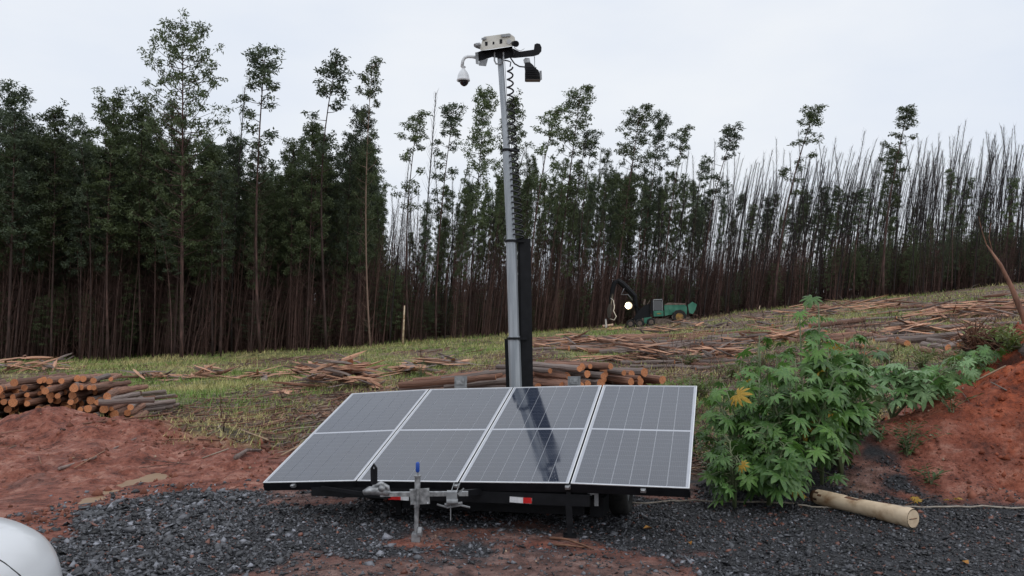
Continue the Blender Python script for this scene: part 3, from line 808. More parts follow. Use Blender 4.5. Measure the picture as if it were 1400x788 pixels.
def joined(tr, cr):
    """trunk and crown in one source mesh"""
    me = bpy.data.meshes.new('tree_source')
    v = [tuple(q.co) for q in tr.vertices]; f = [tuple(p.vertices) for p in tr.polygons]; mi = [0] * len(f); k = len(v)
    if cr:
        v += [tuple(q.co) for q in cr.vertices]; f += [tuple(i + k for i in p.vertices) for p in cr.polygons]; mi += [1] * (len(f) - len(mi))
    me.from_pydata(v, [], f); me.materials.append(tr.materials[0])
    if cr: me.materials.append(cr.materials[0])
    me.polygons.foreach_set('material_index', mi); me.update(); return me
src, kinds = [], {}
for k in ('leafy', 'tuft', 'bare', 'short', 'brush'):
    kinds[k] = list(range(len(src), len(src) + len(PROTO[k]))); src += [joined(*q) for q in PROTO[k]]
pts, rots, scls, ids = [], [], [], []
for x, y, u, k, h, ln in rest:
    s = h / 24; w = rnd.uniform(.85, 1.2) * s * (.75 if 545 < u < 1000 and k != 'short' else 1) * (24 / h * .55 if k == 'short' else 1)
    pts.append((x, y, hz(x, y) - .1)); rots.append((rnd.gauss(0, .02), ln, rnd.uniform(0, 6.28) if abs(ln) < .03 else rnd.gauss(0, .3)))
    scls.append((w, w, s)); ids.append(rnd.choice(kinds[k]))
# low dark growth under the trees
for i in range(2600):
    u = rnd.uniform(-200, 1600); D = float(np.interp(u, _uu, _Ds)); y = D + rnd.uniform(2.5, 50) ; x = (u - 700) / FPX * y
    hh = rnd.uniform(2.5, 6.5) + (3.0 if u > 1120 else 0)
    brush = rnd.random() < (.35 if u > 1150 else .62)
    if brush: hh = rnd.uniform(4, 10.5) * (1.15 if u < 520 else (1.35 if u < 1050 else 1.15))
    pts.append((x, y, hz(x, y) - .1)); rots.append((0, lean_at(u), rnd.gauss(0, .5)))
    w = rnd.uniform(.25, .5) * (1.9 if brush else 1); scls.append((w, w, hh / 24)); ids.append(rnd.choice(kinds['brush' if brush else 'short']))
instanced('distant_wood', src, pts, rots, scls, ids)

# ------------------------------------------------------------------ logs
def log_mesh(seed, L=1.0, rr=1.0, seg=9):
    r = random.Random(seed); mb = MB(); n = 6
    pts = [Vector((r.uniform(-.16, .16), r.uniform(-.16, .16), (i / n - .5))) for i in range(n + 1)]
    rad = [1 + r.uniform(-.15, .12) - .10 * (i / n) for i in range(n + 1)]
    vs = []
    for i in range(n + 1):
        for k in range(seg):
            a = 2 * math.pi * k / seg; q = rad[i] * (1 + .05 * math.sin(3 * a + seed))
            vs.append((pts[i].x + q * math.cos(a), pts[i].y + q * math.sin(a), pts[i].z))
    fs = [(i * seg + k, i * seg + (k + 1) % seg, (i + 1) * seg + (k + 1) % seg, (i + 1) * seg + k) for i in range(n) for k in range(seg)]
    mb.add(vs, fs, 0); mb.f += [tuple(reversed(range(seg))), tuple(n * seg + k for k in range(seg))]; mb.m += [1, 1]
    return mb
def log_data(seed, bark):
    mb = log_mesh(seed); me = bpy.data.meshes.new('log'); me.from_pydata(mb.v, [], mb.f)
    me.materials.append(bark); me.materials.append(M['log_end']); me.polygons.foreach_set('material_index', mb.m); me.update()
    return me
LOGS = [log_data(s, M['log_bark']) for s in range(5)] + [log_data(s, M['log_grey']) for s in range(5, 8)]
def put_log(a, b, r, label, group, grey=.3, cat='log', name='log'):
    a, b = Vector(a), Vector(b); d = b - a
    me = LOGS[rnd.randrange(5, 8)] if rnd.random() < grey else LOGS[rnd.randrange(0, 5)]
    o = obj(name, me, None, (a + b) / 2, d.to_track_quat('Z', 'Y').to_euler(), (r, r, d.length))
    return tag(o, label, cat, group)

def stack(c, yaw, widths, L, r, label, group, grey=.2, drop=None):
    ax = Vector((math.cos(yaw), math.sin(yaw), 0)); pr = Vector((-math.sin(yaw), math.cos(yaw), 0))
    for li, (w0, w1) in enumerate(widths):
        n = int(round((w1 - w0) / (2.05 * r)))
        for i in range(n):
            s = w0 + (i + .5 + .5 * (li % 2)) * (w1 - w0) / n
            p = Vector(c) + pr * (s + rnd.gauss(0, .012)) + ax * rnd.gauss(0, .26)
            rr = r * rnd.uniform(.58, 1.12)
            ya = rnd.gauss(0, .09); a2 = Vector((math.cos(yaw + ya), math.sin(yaw + ya), rnd.gauss(0, .012)))
            z = hz(p.x, p.y) + r + li * 1.72 * r
            base = Vector((p.x, p.y, max(z, Vector(c).z + r + li * 1.72 * r)))
            l_ = L * rnd.uniform(.85, 1.1)
            row = 'on the ground in' if li == 0 else ('on top of' if li >= len(widths) - 2 else ('low in' if li < 3 else 'high in'))
            side = ('right part of' if i < n / 3 else ('middle of' if i < 2 * n / 3 else 'left part of')) if li < len(widths) - 2 else ''
            put_log(base - a2 * l_ / 2, base + a2 * l_ / 2, rr, ('%s %s the %s %s' % (label[0], row, side, label[1])).replace('the  ', 'the ').replace('on top of the', 'on top of the'), group, grey)

# big stack on the left: sawn ends towards the camera, bodies running back to the right
c = Vector((-8.9, 16.2, 0)); c.z = hz(c.x, c.y) + .02
stack(c, R(104), [(-1.35, 2.6), (-1.32, 2.6), (-1.25, 2.6), (-1.15, 2.5), (-1.05, 2.2), (-.9, 1.5), (-.7, .6)], 2.3, .074,
      ('sawn log', 'big stack behind the red bank'), 'logs in the big left stack', .12)
for i in range(16):
    p = ground_at(rnd.uniform(165, 215), rnd.uniform(548, 572)); a = rnd.uniform(.2, .8); L = rnd.uniform(.8, 1.5)
    d = Vector((math.cos(a), math.sin(a), 0)) * L / 2; z = .05 + .05 * (i % 5)
    put_log(p - d + Vector((0, 0, z)), p + d + Vector((0, 0, z + rnd.uniform(0, .12))), rnd.uniform(.035, .06), 'thin split log spilled at the right foot of the big left stack', 'thin logs spilled beside the left stack', .5)
# stack behind the solar panels, ends to the right
c = Vector((1.15, 14.6, 0)); c.z = hz(c.x, c.y) + .02
stack(c, R(-62), [(-1.15, 1.3), (-1.15, 1.28), (-1.12, 1.25), (-1.1, 1.15), (-1.05, .9), (-.9, .1)], 2.0, .080,
      ('thick sawn log', 'stack behind the solar panels'), 'logs stacked behind the solar panels', .3)
for i in range(10):
    a = P(rnd.uniform(606, 690), rnd.uniform(516, 527), 14.0 + rnd.uniform(-.5, .5)); L = rnd.uniform(.9, 1.7); th = rnd.uniform(-.3, .5)
    z0 = hz(a.x, a.y) + .1
    put_log((a.x - L / 2, a.y, max(a.z - .06, z0)), (a.x + L / 2, a.y + L * .5 * math.sin(th), max(a.z + .10, z0)), rnd.uniform(.035, .08), 'log laid crosswise left of the mast behind the panels', 'crosswise logs left of the mast', .5)
    if i < 9 and a.z - z0 > .25:
        for zz in np.arange(z0, a.z - .12, .19):
            put_log((a.x - L / 2, a.y + .05, zz), (a.x + L / 2, a.y + .1, zz), .085, 'log laid crosswise left of the mast behind the panels', 'crosswise logs left of the mast', .5)

# long logs on the right-hand slope
LINES = [((1036, 443), (1122, 460), .085), ((1088, 452), (1238, 475), .11), ((1120, 463), (1200, 482), .09), ((1160, 458), (1240, 476), .12),
         ((1262, 478), (1296, 483), .12), ((1270, 470), (1312, 477), .11), ((1262, 484), (1308, 492), .10), ((1296, 480), (1326, 470), .11),
         ((1134, 494), (1196, 490), .10), ((1182, 492), (1220, 484), .10), ((1150, 441), (1226, 437), .09), ((1268, 428), (1304, 412), .11),
         ((1262, 422), (1300, 417), .09), ((1312, 432), (1378, 437), .08), ((1322, 448), (1400, 445), .09), ((1060, 486), (1120, 492), .07),
         ((1165, 452), (1186, 466), .05), ((1100, 500), (1168, 497), .08), ((1340, 420), (1396, 414), .07), ((1200, 430), (1262, 424), .07),
         ((1030, 452), (1070, 448), .06), ((1050, 462), (1100, 470), .07), ((1330, 462), (1356, 446), .08), ((1128, 472), (1180, 478), .08)]
LB = ['long grey log reaching down left behind the castor bush', 'longest fallen log crossing the slope above the castor bush', 'log lying just under the longest fallen log', 'thick bark-free log beside the longest fallen log on the slope']
for i, (a, b, r) in enumerate(LINES):
    A, B = ground_at(*a), ground_at(*b)
    if abs(A.y - B.y) > 9: B = ground_at(b[0], b[1], lo=A.y - 4.5) if B.y < A.y else B
    if (A - B).length > 9: B = A + (B - A).normalized() * 7
    for q in (A, B): q.z += r * .9 + .03
    put_log(A, B, r, LB[i] if i < 4 else 'felled log lying loose on the slashed slope at the right', None if i < 4 else 'loose logs on the right slope', .45)
# small parallel poles in rows between the harvester and the castor bush
for i in range(80):
    px, py = rnd.uniform(880, 1010), rnd.uniform(452, 505)
    A = ground_at(px, py); L = rnd.uniform(1.1, 2.6); a = rnd.gauss(-.45, .5) + (math.pi if rnd.random() < .1 else 0)
    d = Vector((math.cos(a), math.sin(a), 0)) * L / 2; r = rnd.uniform(.045, .085)
    a_, b_ = A - d, A + d; a_.z = hz(a_.x, a_.y) + r; b_.z = hz(b_.x, b_.y) + r
    put_log(a_, b_, r, 'small felled pole in the %s rows %s' % ('upper' if py < 470 else ('middle' if py < 488 else 'lower'), 'below the harvester body' if px < 945 else 'beside the castor bush'), 'felled poles between harvester and bush', .6, 'pole', 'pole')
for i in range(90):
    px, py = rnd.choice([(rnd.uniform(730, 900), rnd.uniform(462, 482)), (rnd.uniform(1020, 1400), rnd.uniform(405, 470))])
    A = ground_at(px, py); L = rnd.uniform(1.4, 4.6); a = rnd.gauss(.1, .5)
    d = Vector((math.cos(a), math.sin(a), 0)) * L / 2; r = rnd.uniform(.06, .15)
    a_, b_ = A - d, A + d; a_.z = hz(a_.x, a_.y) + r; b_.z = hz(b_.x, b_.y) + r
    near_ = 'nearer' if py > (438 if px > 1000 else 472) else 'farther'
    if px > 1000:
        wh = [w for lim, w in ((1100, 'left of the lime shoot'), (1200, 'right of the lime shoot'), (1300, 'under the lone round tuft'), (9999, 'by the leaning snag')) if px < lim][0]
        lb = ('%s felled trunk lying on the far slope %s' % (near_, wh), 'felled trunks on the far right slope')
    else:
        wh = [w for lim, w in ((780, 'just right of the mast'), (840, 'left of the harvester crane'), (9999, 'below the harvester')) if px < lim][0]
        lb = ('%s felled trunk lying on the clearing %s' % (near_, wh), 'felled trunks right of the mast')
    put_log(a_, b_, r, *lb, .4, 'felled trunk', 'felled_trunk')

# heaps of split wood
STICKS = []
for s in range(6):
    r = random.Random(s + 60); mb = MB()
    mb.tube([Vector((r.uniform(-.3, .3), r.uniform(-.3, .3), i / 3 - .5)) for i in range(4)], [.8, 1, .9, .6], 5)
    vs = [(v[0] * (1 if s % 2 else 1.8), v[1] * (1 if s % 2 else .5), v[2]) for v in mb.v]
    me = bpy.data.meshes.new('stick'); me.from_pydata(vs, [], mb.f); me.materials.append(M['log_bark'] if s < 4 else M['log_grey']); me.update(); STICKS.append(me)
M['fresh'] = new_mat('fresh split wood', (.42, .20, .12), (.60, .36, .24), 5, .75, stretch=(5, 5, 1), bump=.3, obj_rand=.25)
for me in STICKS[:3]: me.materials[0] = M['fresh']
def heap(px, py, w, h, n, label, L=(.22, .85)):
    h *= 1.5; n = int(n * 1.3); c = ground_at(px, py); k = c.y / FPX; t = thing('slash_heap', label, 'wood heap', c)
    for i in range(n):
        q = rnd.random(); ex = rnd.gauss(0, .33); zz = max(0, 1 - abs(ex) * 1.6) * h * k * rnd.random() ** .7
        x, y = ex * w * k, rnd.gauss(0, .25) * w * k * 1.3
        z = hz(c.x + x, c.y + y) - c.z + .03 + zz
        e = Euler((math.pi / 2 + rnd.gauss(0, .15), 0, rnd.gauss(1.3, .8)))
        r = rnd.uniform(.017, .055) * (1 + c.y / 60)
        obj('stick', rnd.choice(STICKS), t, (x, y, z), e, (r, r, rnd.uniform(*L) * (1 + c.y / 60)))
    return t
heap(470, 530, 100, 26, 75, 'pinkish heap of split bark and sticks just behind the left solar panel')
heap(42, 508, 95, 14, 40, 'low heap of sticks by the wood at the far left edge')
heap(285, 517, 42, 10, 24, 'small stick heap on the grass right of the big log stack')
heap(424, 512, 44, 11, 24, 'small reddish stick heap left of the sky gap')
heap(560, 512, 60, 10, 22, 'loose branch heap on the grass between the stick heaps and the mast')
heap(788, 476, 110, 14, 44, 'long low heap of orange sticks right of the mast')
heap(350, 520, 46, 7, 14, 'pale flat scrap of bark between the small stick heaps')
heap(1090, 436, 120, 12, 44, 'wide brown heap of branches at the hill crest')
heap(930, 452, 90, 10, 36, 'brown branch heap on the grass in front of the harvester wheel')
for hx, hy, hw_, hh_, hn, lb in ((1180, 426, 110, 12, 40, 'brown branch heap high on the slope above the longest log'), (1300, 436, 120, 14, 46, 'branch heap on the slope under the lone round tuft'),
        (1245, 458, 80, 11, 34, 'branch heap just above the sawn ends on the right slope'), (1060, 468, 100, 12, 40, 'heap of brown sticks behind the lime top of the bush'),
        (975, 488, 90, 12, 40, 'heap of sticks among the felled poles'), (1372, 428, 90, 16, 44, 'heap of branches beside the leaning snag'), (885, 494, 90, 16, 46, 'reddish stick heap right of the stack behind the panels'),
        (845, 478, 100, 12, 40, 'red brown stick heap below the harvester'), (1340, 462, 70, 12, 30, 'stick heap left of the root mass'), (600, 500, 80, 8, 24, 'scatter heap of pale sticks left of the mast foot')):
    heap(hx, hy, hw_, hh_, hn, lb, L=(.25, 1.1))
heap(205, 520, 60, 8, 18, 'thin stick heap directly above the spilled thin logs')

# peeled cream log in front of the bush
A, B = ground_at(1113, 690), ground_at(1249, 724)
for q in (A, B): q.z = hz(q.x, q.y) + .085
d = (B - A); ln_ = d.length; d.normalize()
t = thing('peeled_log', 'peeled cream log with a brown notch lying on the dark gravel', 'log', (A + B) / 2)
mb = MB(); n = 22; seg = 20; vs = []
xa = d.orthogonal().normalized(); xa = Vector((0, 0, 1)).cross(d).normalized(); ya = d.cross(xa)
for i in range(n + 1):
    s = i / n; rr = .073 + .012 * s + .003 * math.sin(s * 9)
    if i == n - 2: rr -= .004
    if i >= n - 1: rr += .006
    if i == n: rr -= .006
    if i == 0: rr -= .01
    for k in range(seg):
        a = 2 * math.pi * k / seg
        notch = .030 * max(0, 1 - abs(s - .44) / .10) * max(0, 1 - abs(a - math.pi * .53) / .75)
        rad = (rr - notch) * (1 + .02 * math.sin(2 * a + s * 5))
        vs.append(A + d * ln_ * s + (xa * math.cos(a) + ya * math.sin(a)) * rad)
fs, ms = [], []
for i in range(n):
    for k in range(seg):
        fs.append((i * seg + k, i * seg + (k + 1) % seg, (i + 1) * seg + (k + 1) % seg, (i + 1) * seg + k))
        s, a = (i + .5) / n, 2 * math.pi * (k + .5) / seg
        ms.append(1 if (abs(s - .44) < .08 and abs(a - math.pi * .53) < .5) else (1 if i == 0 and rnd.random() < .7 or (i < 3 and rnd.random() < .25) else 0))
mb.v = [tuple(v - t.location) for v in vs]; mb.f = fs + [tuple(reversed(range(seg)))]; mb.m = ms + [1]
mb.build('wood', [M['log_cream'], M['log_wound']], t, smooth=True)
mb = MB(); e = B - t.location
mb.add([e + d * .001] + [e + d * .001 + (xa * math.cos(2 * math.pi * k / seg) + ya * math.sin(2 * math.pi * k / seg)) * .080 for k in range(seg)], [(0, k + 1, (k + 1) % seg + 1) for k in range(seg)])
mb.bar(e + d * .003 - xa * .055, e + d * .003 + xa * .05, .004, .006, mi=1)
mb.build('sawn_end', [M['log_cream'], M['log_wound']], t)
tag(t, 'peeled cream log with a brown notch lying on the dark gravel', 'log')

# leaning snag, roots and small posts
def tube_thing(name, pts, rad, mat, label, cat, seg=6, group=None, smooth=True):
    c = Vector(pts[0]); mb = MB(); mb.tube([Vector(p) - c for p in pts], rad, seg)
    return tag(mb.build(name, mat, smooth=smooth, loc=c), label, cat, group)
Y = 12.2
sn = thing('broken_snag', 'broken bare snag leaning up left from the root mass at the right edge', 'dead branch', P(1398, 436, Y))
mb = MB(); o_ = Vector(sn.location)
mb.tube([P(1410, 462, Y) - o_, P(1396, 425, Y) - o_, P(1384, 395, Y) - o_, P(1368, 362, Y) - o_, P(1349, 335, Y) - o_], [.045, .045, .038, .026, .010], 7)
mb.tube([P(1396, 425, Y) - o_, P(1388, 412, Y + .2) - o_, P(1384, 398, Y + .2) - o_], [.035, .03, .02], 6)
mb.build('limb', M['log_bark'], sn, smooth=True)
mb = MB()
mb.tube([P(1349, 335, Y) - o_, P(1343, 318, Y) - o_, P(1338, 296, Y) - o_], [.009, .006, .003], 4)
mb.tube([P(1357, 345, Y) - o_, P(1352, 325, Y) - o_, P(1355, 305, Y) - o_], [.008, .005, .003], 4)
mb.build('twig', M['twig'], sn)
c = P(1352, 470, 12.0); c.z = hz(c.x, c.y)
mb = MB(); r = random.Random(3)
for i in range(260):
    a, e = r.uniform(0, 6.3), r.uniform(-.1, 1.5); L = r.uniform(.15, .62)
    s0 = Vector((r.uniform(-.3, .3), r.uniform(-.2, .2), r.uniform(-.05, .2)))
    s1 = s0 + Vector((math.cos(a) * math.cos(e), math.sin(a) * math.cos(e), math.sin(e))) * L * .5 + Vector((r.uniform(-.05, .05), 0, r.uniform(-.05, .05)))
    s2 = s1 + Vector((math.cos(a + r.uniform(-.8, .8)), math.sin(a), r.uniform(-.6, .9))) * L * .5
    mb.tube([s0, s1, s2], [.012, .008, .003], 4, caps=False)
for i in range(46):
    q = Vector((max(-.42, min(.42, r.gauss(0, .24))), r.gauss(0, .14), r.uniform(-.12, .20))); s = r.uniform(.04, .11)
    base = [Vector((r.uniform(.6, 1.3), 0, 0)), Vector((-r.uniform(.6, 1.3), 0, 0)), Vector((0, r.uniform(.6, 1.3), 0)), Vector((0, -r.uniform(.6, 1.3), 0)), Vector((r.uniform(-.3, .3), 0, r.uniform(.4, 1))), Vector((0, r.uniform(-.3, .3), -1))]
    mb.add([q + Matrix.Rotation(i * 1.3, 3, 'Z') @ v * s for v in base], [(0, 2, 4), (2, 1, 4), (1, 3, 4), (3, 0, 4), (2, 0, 5), (1, 2, 5), (3, 1, 5), (0, 3, 5)], 1)
M['peat'] = new_mat('dark root soil', (.035, .018, .013), (.09, .045, .03), 14, .95, bump=.6)
tag(mb.build('root_mass', [M['twig'], M['peat']], loc=c), 'dark tangled root mass on the hump above the red mound', 'roots')
for px, y0, y1, r, lb in ((551, 418, 470, .10, 'short pale snapped trunk standing at the edge of the wood left of the mast'), (1037, 418, 430, .09, 'tiny pale stump at the foot of the bare trees')):
    D = float(np.interp(px, _uu, _Ds)) - 1.0; u = (px - 700) / FPX * D
    b = Vector((u, D, hz(u, D) - .1)); top = P(px + 2, y0, D)
    tube_thing('snapped_trunk', [b, b.lerp(top, .5), top], [r, r * .85, r * .6], M['log_cream'], lb, 'stump')
# big pale trunks at the wood's edge
def edge_trunk(px, top, r, lb):
    D = float(np.interp(px, _uu, _Ds)) - 1.2; x = (px - 700) / FPX * D
    return plant_tree('tuft', x, D, P(px, top, D).z - hz(x, D), lb, width=1.3, variant=1)
edge_trunk(303, 240, .2, 'reddish trunked eucalyptus stepping out from the wood above the small stick heap')
edge_trunk(236, 300, .2, 'dark trunked eucalyptus standing at the grass edge right of the big log stack')

# ------------------------------------------------------------------ castor bushes
def castor_leaf(seed, lobes=8, mat=None):
    r = random.Random(seed); vs, fs = [(0, 0, 0)], []
    def pt(a, q, lift=0): return (q * math.cos(a), q * math.sin(a), -.32 * q * q + lift)
    span = R(300) ; start = -span / 2
    for i in range(lobes):
        a0 = start + span * i / lobes; a1 = start + span * (i + 1) / lobes; am = (a0 + a1) / 2
        L = (1.0 - .38 * abs(am) / (span / 2)) * r.uniform(.88, 1.08); w = (a1 - a0)
        o = len(vs)
        vs += [pt(a0, .36, .0), pt(am - w * .42, L * .52, .0), pt(am - w * .24, L * .78), pt(am, L, -.04), pt(am + w * .24, L * .78), pt(am + w * .42, L * .52, .0), pt(a1, .36, .0), pt(am, L * .5, .045)]
        m = o + 7
        fs += [(0, o, m), (o, o + 1, m), (o + 1, o + 2, m), (o + 2, o + 3, m), (o + 3, o + 4, m), (o + 4, o + 5, m), (o + 5, o + 6, m), (o + 6, 0, m)]
    me = bpy.data.meshes.new('leaf'); me.from_pydata(vs, [], fs); me.materials.append(mat); me.update(); return me
CL = {k: [castor_leaf(s, 7 + s % 3, M[k]) for s in range(3)] for k in ('castor', 'castor_light', 'castor_pale', 'castor_yellow')}
def castor(px, Y, h, n, spread, label, pale=0, light=.15, yellow=.02, size=.19, lean=0.0, base=.12, squash=1.0, spot=()):
    x = (px - 700) / FPX * Y; z = hz(x, Y)
    t = thing('castor_bush', label, 'bush', (x, Y, z - .02), 0, None)
    r = random.Random(int(px * 7 + Y * 31)); mb = MB()
    nst = max(2, int(n / 14)); stems = []
    for i in range(nst):
        a = r.uniform(0, 6.3); out = spread * r.uniform(.15, .85); hh = h * r.uniform(.55, .92)
        if i == 0: out, hh = spread * .1, h * .97
        p = [Vector((0, 0, 0)), Vector((math.cos(a) * out * .35 + lean * .3, math.sin(a) * out * .35, hh * .4)),
             Vector((math.cos(a) * out * .7 + lean * .7, math.sin(a) * out * .7, hh * .75)), Vector((math.cos(a) * out + lean, math.sin(a) * out, hh))]
        mb.tube(p, [.018, .014, .010, .006], 6); stems.append(p)
    leaves = []
    for i in range(n):
        p = stems[i % nst]; f = base + (1 - base) * r.random() ** .75; k = min(2, int(f * 3)); q = p[k].lerp(p[k + 1], f * 3 - k)
        a = r.uniform(0, 6.3); L = r.uniform(.12, .36) * (.6 + .5 * (1 - f)) * (spread / .5) ** .5
        e = q + Vector((math.cos(a) * L, math.sin(a) * L * squash, L * r.uniform(-.1, .7)))
        mb.tube([q, q.lerp(e, .5) + Vector((0, 0, .03)), e], [.005, .004, .003], 4, caps=False)
        s = size * r.uniform(.40, 1.35) * (1.08 - .3 * f)
        top = f > .82
        kind = 'castor_pale' if r.random() < pale else ('castor_light' if (top and r.random() < .5) or r.random() < light else ('castor_yellow' if r.random() < yellow else 'castor'))
        leaves.append((kind, e, (r.gauss(0, .35), r.uniform(.15, .85) if pale < .5 else r.uniform(-.3, 1.2), a + r.gauss(0, .3)), s))
    for (sx, sy, sY, ss) in spot:
        q = P(sx, sy, sY) - Vector(t.location); mb.tube([stems[0][2], stems[0][2].lerp(q, .5) + Vector((0, 0, .05)), q], [.006, .005, .004], 5, caps=False)
        leaves.append(('castor_yellow', q, (1.0, .25, -1.2), ss))
    mb.build('stem', M['castor_stem'], t, smooth=True)
    for k, e, rot, s in leaves:
        o = obj('leaf', r.choice(CL[k]), t, e, (rot[0], rot[1], rot[2]), (s, s, s)); o.rotation_mode = 'XYZ'
        if k == 'castor_yellow': o['label'] = 'yellowed leaf'
    return t
castor(1118, 8.9, 2.12, 70, .26, 'tall castor shoot whose lime top rises highest in the bush', light=.25, size=.17)
castor(1085, 8.6, 1.50, 150, .62, 'broad dark castor bush in the middle of the green clump', size=.20, light=.06, yellow=.006)
castor(1145, 9.1, 1.42, 125, .55, 'dark castor bush on the right side of the green clump', size=.20, light=.05, yellow=0, base=.38)
castor(1030, 8.7, 1.32, 105, .52, 'castor bush with an orange leaf on the left side of the green clump', yellow=.012, size=.18, light=.2, spot=((1008, 540, 8.1, .17),))
castor(1000, 8.1, .72, 75, .40, 'low castor bush beside the right corner of the solar panels', size=.15, yellow=0, light=.08, spot=((1014, 636, 7.72, .09),))
castor(1045, 8.2, .85, 95, .48, 'low dark castor bush at the foot of the green clump', size=.18, yellow=.015, light=.03)
castor(1128, 9.3, .95, 80, .45, 'dense dark castor bush at the right foot of the green clump', size=.17, yellow=0, light=.03)
castor(1040, 9.8, 1.66, 70, .50, 'upright castor plant standing at the back left of the green clump', size=.15, light=.5, yellow=.006)
castor(985, 10.4, 1.15, 70, .52, 'yellow green castor plant behind the right edge of the solar panels', size=.13, light=.6, yellow=.006)
castor(1095, 9.9, 1.80, 60, .45, 'slim castor plant at the back middle of the green clump', size=.15, light=.4, yellow=.006)
castor(1168, 9.8, 1.35, 70, .50, 'castor plant at the back right of the green clump', size=.17, light=.2, pale=.15, yellow=.006)
castor(1215, 10.4, .72, 75, .62, 'flattened castor plant showing pale undersides right of the green clump', pale=.8, size=.22, lean=.2, yellow=.006)
castor(1270, 10.8, .62, 60, .62, 'flattened castor plant with pale leaves between the clump and the red mound', pale=.65, size=.19, lean=.3, yellow=.006)
castor(1325, 11.2, .50, 44, .50, 'small drooping castor plant on the shoulder of the red mound', pale=.35, size=.15, lean=.2, yellow=.03)

# weeds with narrow leaves
def weed(px, py, h, n, label, spread=.35, mat='weed', lw=.10, Y=None):
    c = ground_at(px, py) if Y is None else Vector(((px - 700) / FPX * Y, Y, hz((px - 700) / FPX * Y, Y)))
    r = random.Random(int(px * 13 + py)); mb = MB()
    for i in range(max(3, n // 9)):
        a = r.uniform(0, 6.3); o = r.uniform(.2, 1) * spread; hh = h * r.uniform(.5, 1)
        tip = Vector((math.cos(a) * o, math.sin(a) * o, hh)); mid = Vector((tip.x * .35, tip.y * .35, hh * .55))
        s0 = Vector((r.uniform(-.1, .1) * spread, r.uniform(-.1, .1) * spread, -.02))
        mb.tube([s0, mid, tip], [.006, .004, .002], 4, caps=False)
        for k in range(9):
            f = .15 + .85 * k / 8; q = (s0.lerp(mid, f * 2) if f < .5 else mid.lerp(tip, f * 2 - 1))
            b = r.uniform(0, 6.3); L = lw * r.uniform(.7, 1.4); dv = Vector((math.cos(b), math.sin(b), r.uniform(-.2, .8))).normalized(); sd = dv.cross(Vector((0, 0, 1))).normalized() * L * .14
            mb.add([q, q + dv * L * .45 + sd, q + dv * L + Vector((0, 0, -.02)), q + dv * L * .45 - sd], [(0, 1, 2, 3)], 1)
    return tag(mb.build('weed', [M['castor_stem'], M[mat]], loc=c), label, 'weed')
M['weed_light'] = new_mat('yellow green weed leaf', (.12, .18, .045), (.22, .26, .09), 5, .55, obj_rand=.25, translucent=.25)
weed(1240, 622, .42, 110, 'dark narrow-leaved weed tuft on the foot of the red mound', .42)
weed(1205, 606, .35, 70, 'dark weed trailing between the castor clump and the red mound', .38)
weed(1272, 662, .20, 45, 'small weed sprouting where the red mound meets the gravel', .2)
weed(1300, 565, .28, 50, 'weed tuft midway up the red mound', .3)
weed(1188, 585, .45, 90, 'leafy weed against the right side of the castor clump', .4)
for px, py, h, n, lb in ((960, 545, .55, 120, 'yellow green weed just right of the top panel corner'), (1000, 520, .6, 120, 'yellow green weed behind the left of the castor clump'),
                         (940, 500, .5, 90, 'pale weed above the top panel corner'), (1040, 505, .6, 120, 'tall pale weed between slash and castor clump'),
                         (1210, 500, .55, 120, 'yellow green weed patch above the flattened castor plant'), (1260, 505, .5, 110, 'yellow green weed patch under the stacked log ends'),
                         (1305, 510, .5, 100, 'yellow green weed patch left of the root mass'), (1385, 480, .4, 90, 'brownish weed on the hump at the right edge'),
                         (1160, 520, .6, 110, 'yellow green weed behind the right of the castor clump')):
    weed(px, py, h, n * 2, lb, .7, 'weed_light', .15)
for px, Y_, h, n, lb in ((1010, 8.9, .7, 200, 'fine leaved weed between the castor bushes at the left'), (1075, 9.2, 1.0, 240, 'fine leaved weed filling the middle of the castor clump'),
                         (1135, 9.4, .9, 200, 'fine leaved weed filling the right of the castor clump'), (975, 9.3, .7, 170, 'light weed growing against the right panel edge')):
    weed(px, 600, h, n, lb, .55, 'weed', .13, Y=Y_)
weed(245, 560, .3, 70, 'grassy weed at the right end of the spilled thin logs', .5, 'weed_light', .12)
weed(575, 518, .7, 140, 'brown green bush on the grass behind the second panel', .6, 'weed', .09)

# fallen yellow leaves, twigs, hose
def ground_leaf(px, py, s, lb):
    c = ground_at(px, py); mb = MB()
    mb.add([(0, 0, .01), (s * .5, s * .3, .03), (s, 0, .015), (s * .5, -s * .28, .035), (s * .45, 0, .012)], [(0, 4, 1), (4, 2, 1), (0, 3, 4), (4, 3, 2)])
    o = mb.build('fallen_leaf', M['dry_leaf'], loc=c); o.rotation_euler = (0, 0, rnd.uniform(0, 6.3)); return tag(o, lb, 'leaf')
ground_leaf(892, 725, .10, 'orange brown leaf alone on the gravel right of the trailer leg')
ground_leaf(1325, 776, .09, 'orange leaf on the gravel near the bottom right')
ground_leaf(945, 748, .07, 'brown leaf on the gravel below the right panel')
def leaf_heap(px, py, n, s, lb):
    c = ground_at(px, py); t = thing('leaf_cluster', lb, 'leaves', c)
    for i in range(n):
        a = rnd.uniform(0, 6.3)
        obj('leaf', rnd.choice(CL['castor_yellow']), t, (rnd.gauss(0, .06), rnd.gauss(0, .04), .03 + .012 * i), (rnd.gauss(0, .3), rnd.gauss(0, .3), a), (s, s, s))
leaf_heap(1085, 681, 4, .085, 'withered yellow leaves left of the peeled log on the gravel')
leaf_heap(1258, 690, 3, .07, 'bright yellow leaves beside the hose right of the peeled log')
leaf_heap(1302, 688, 3, .05, 'curled brown leaves by the hose near the right edge')

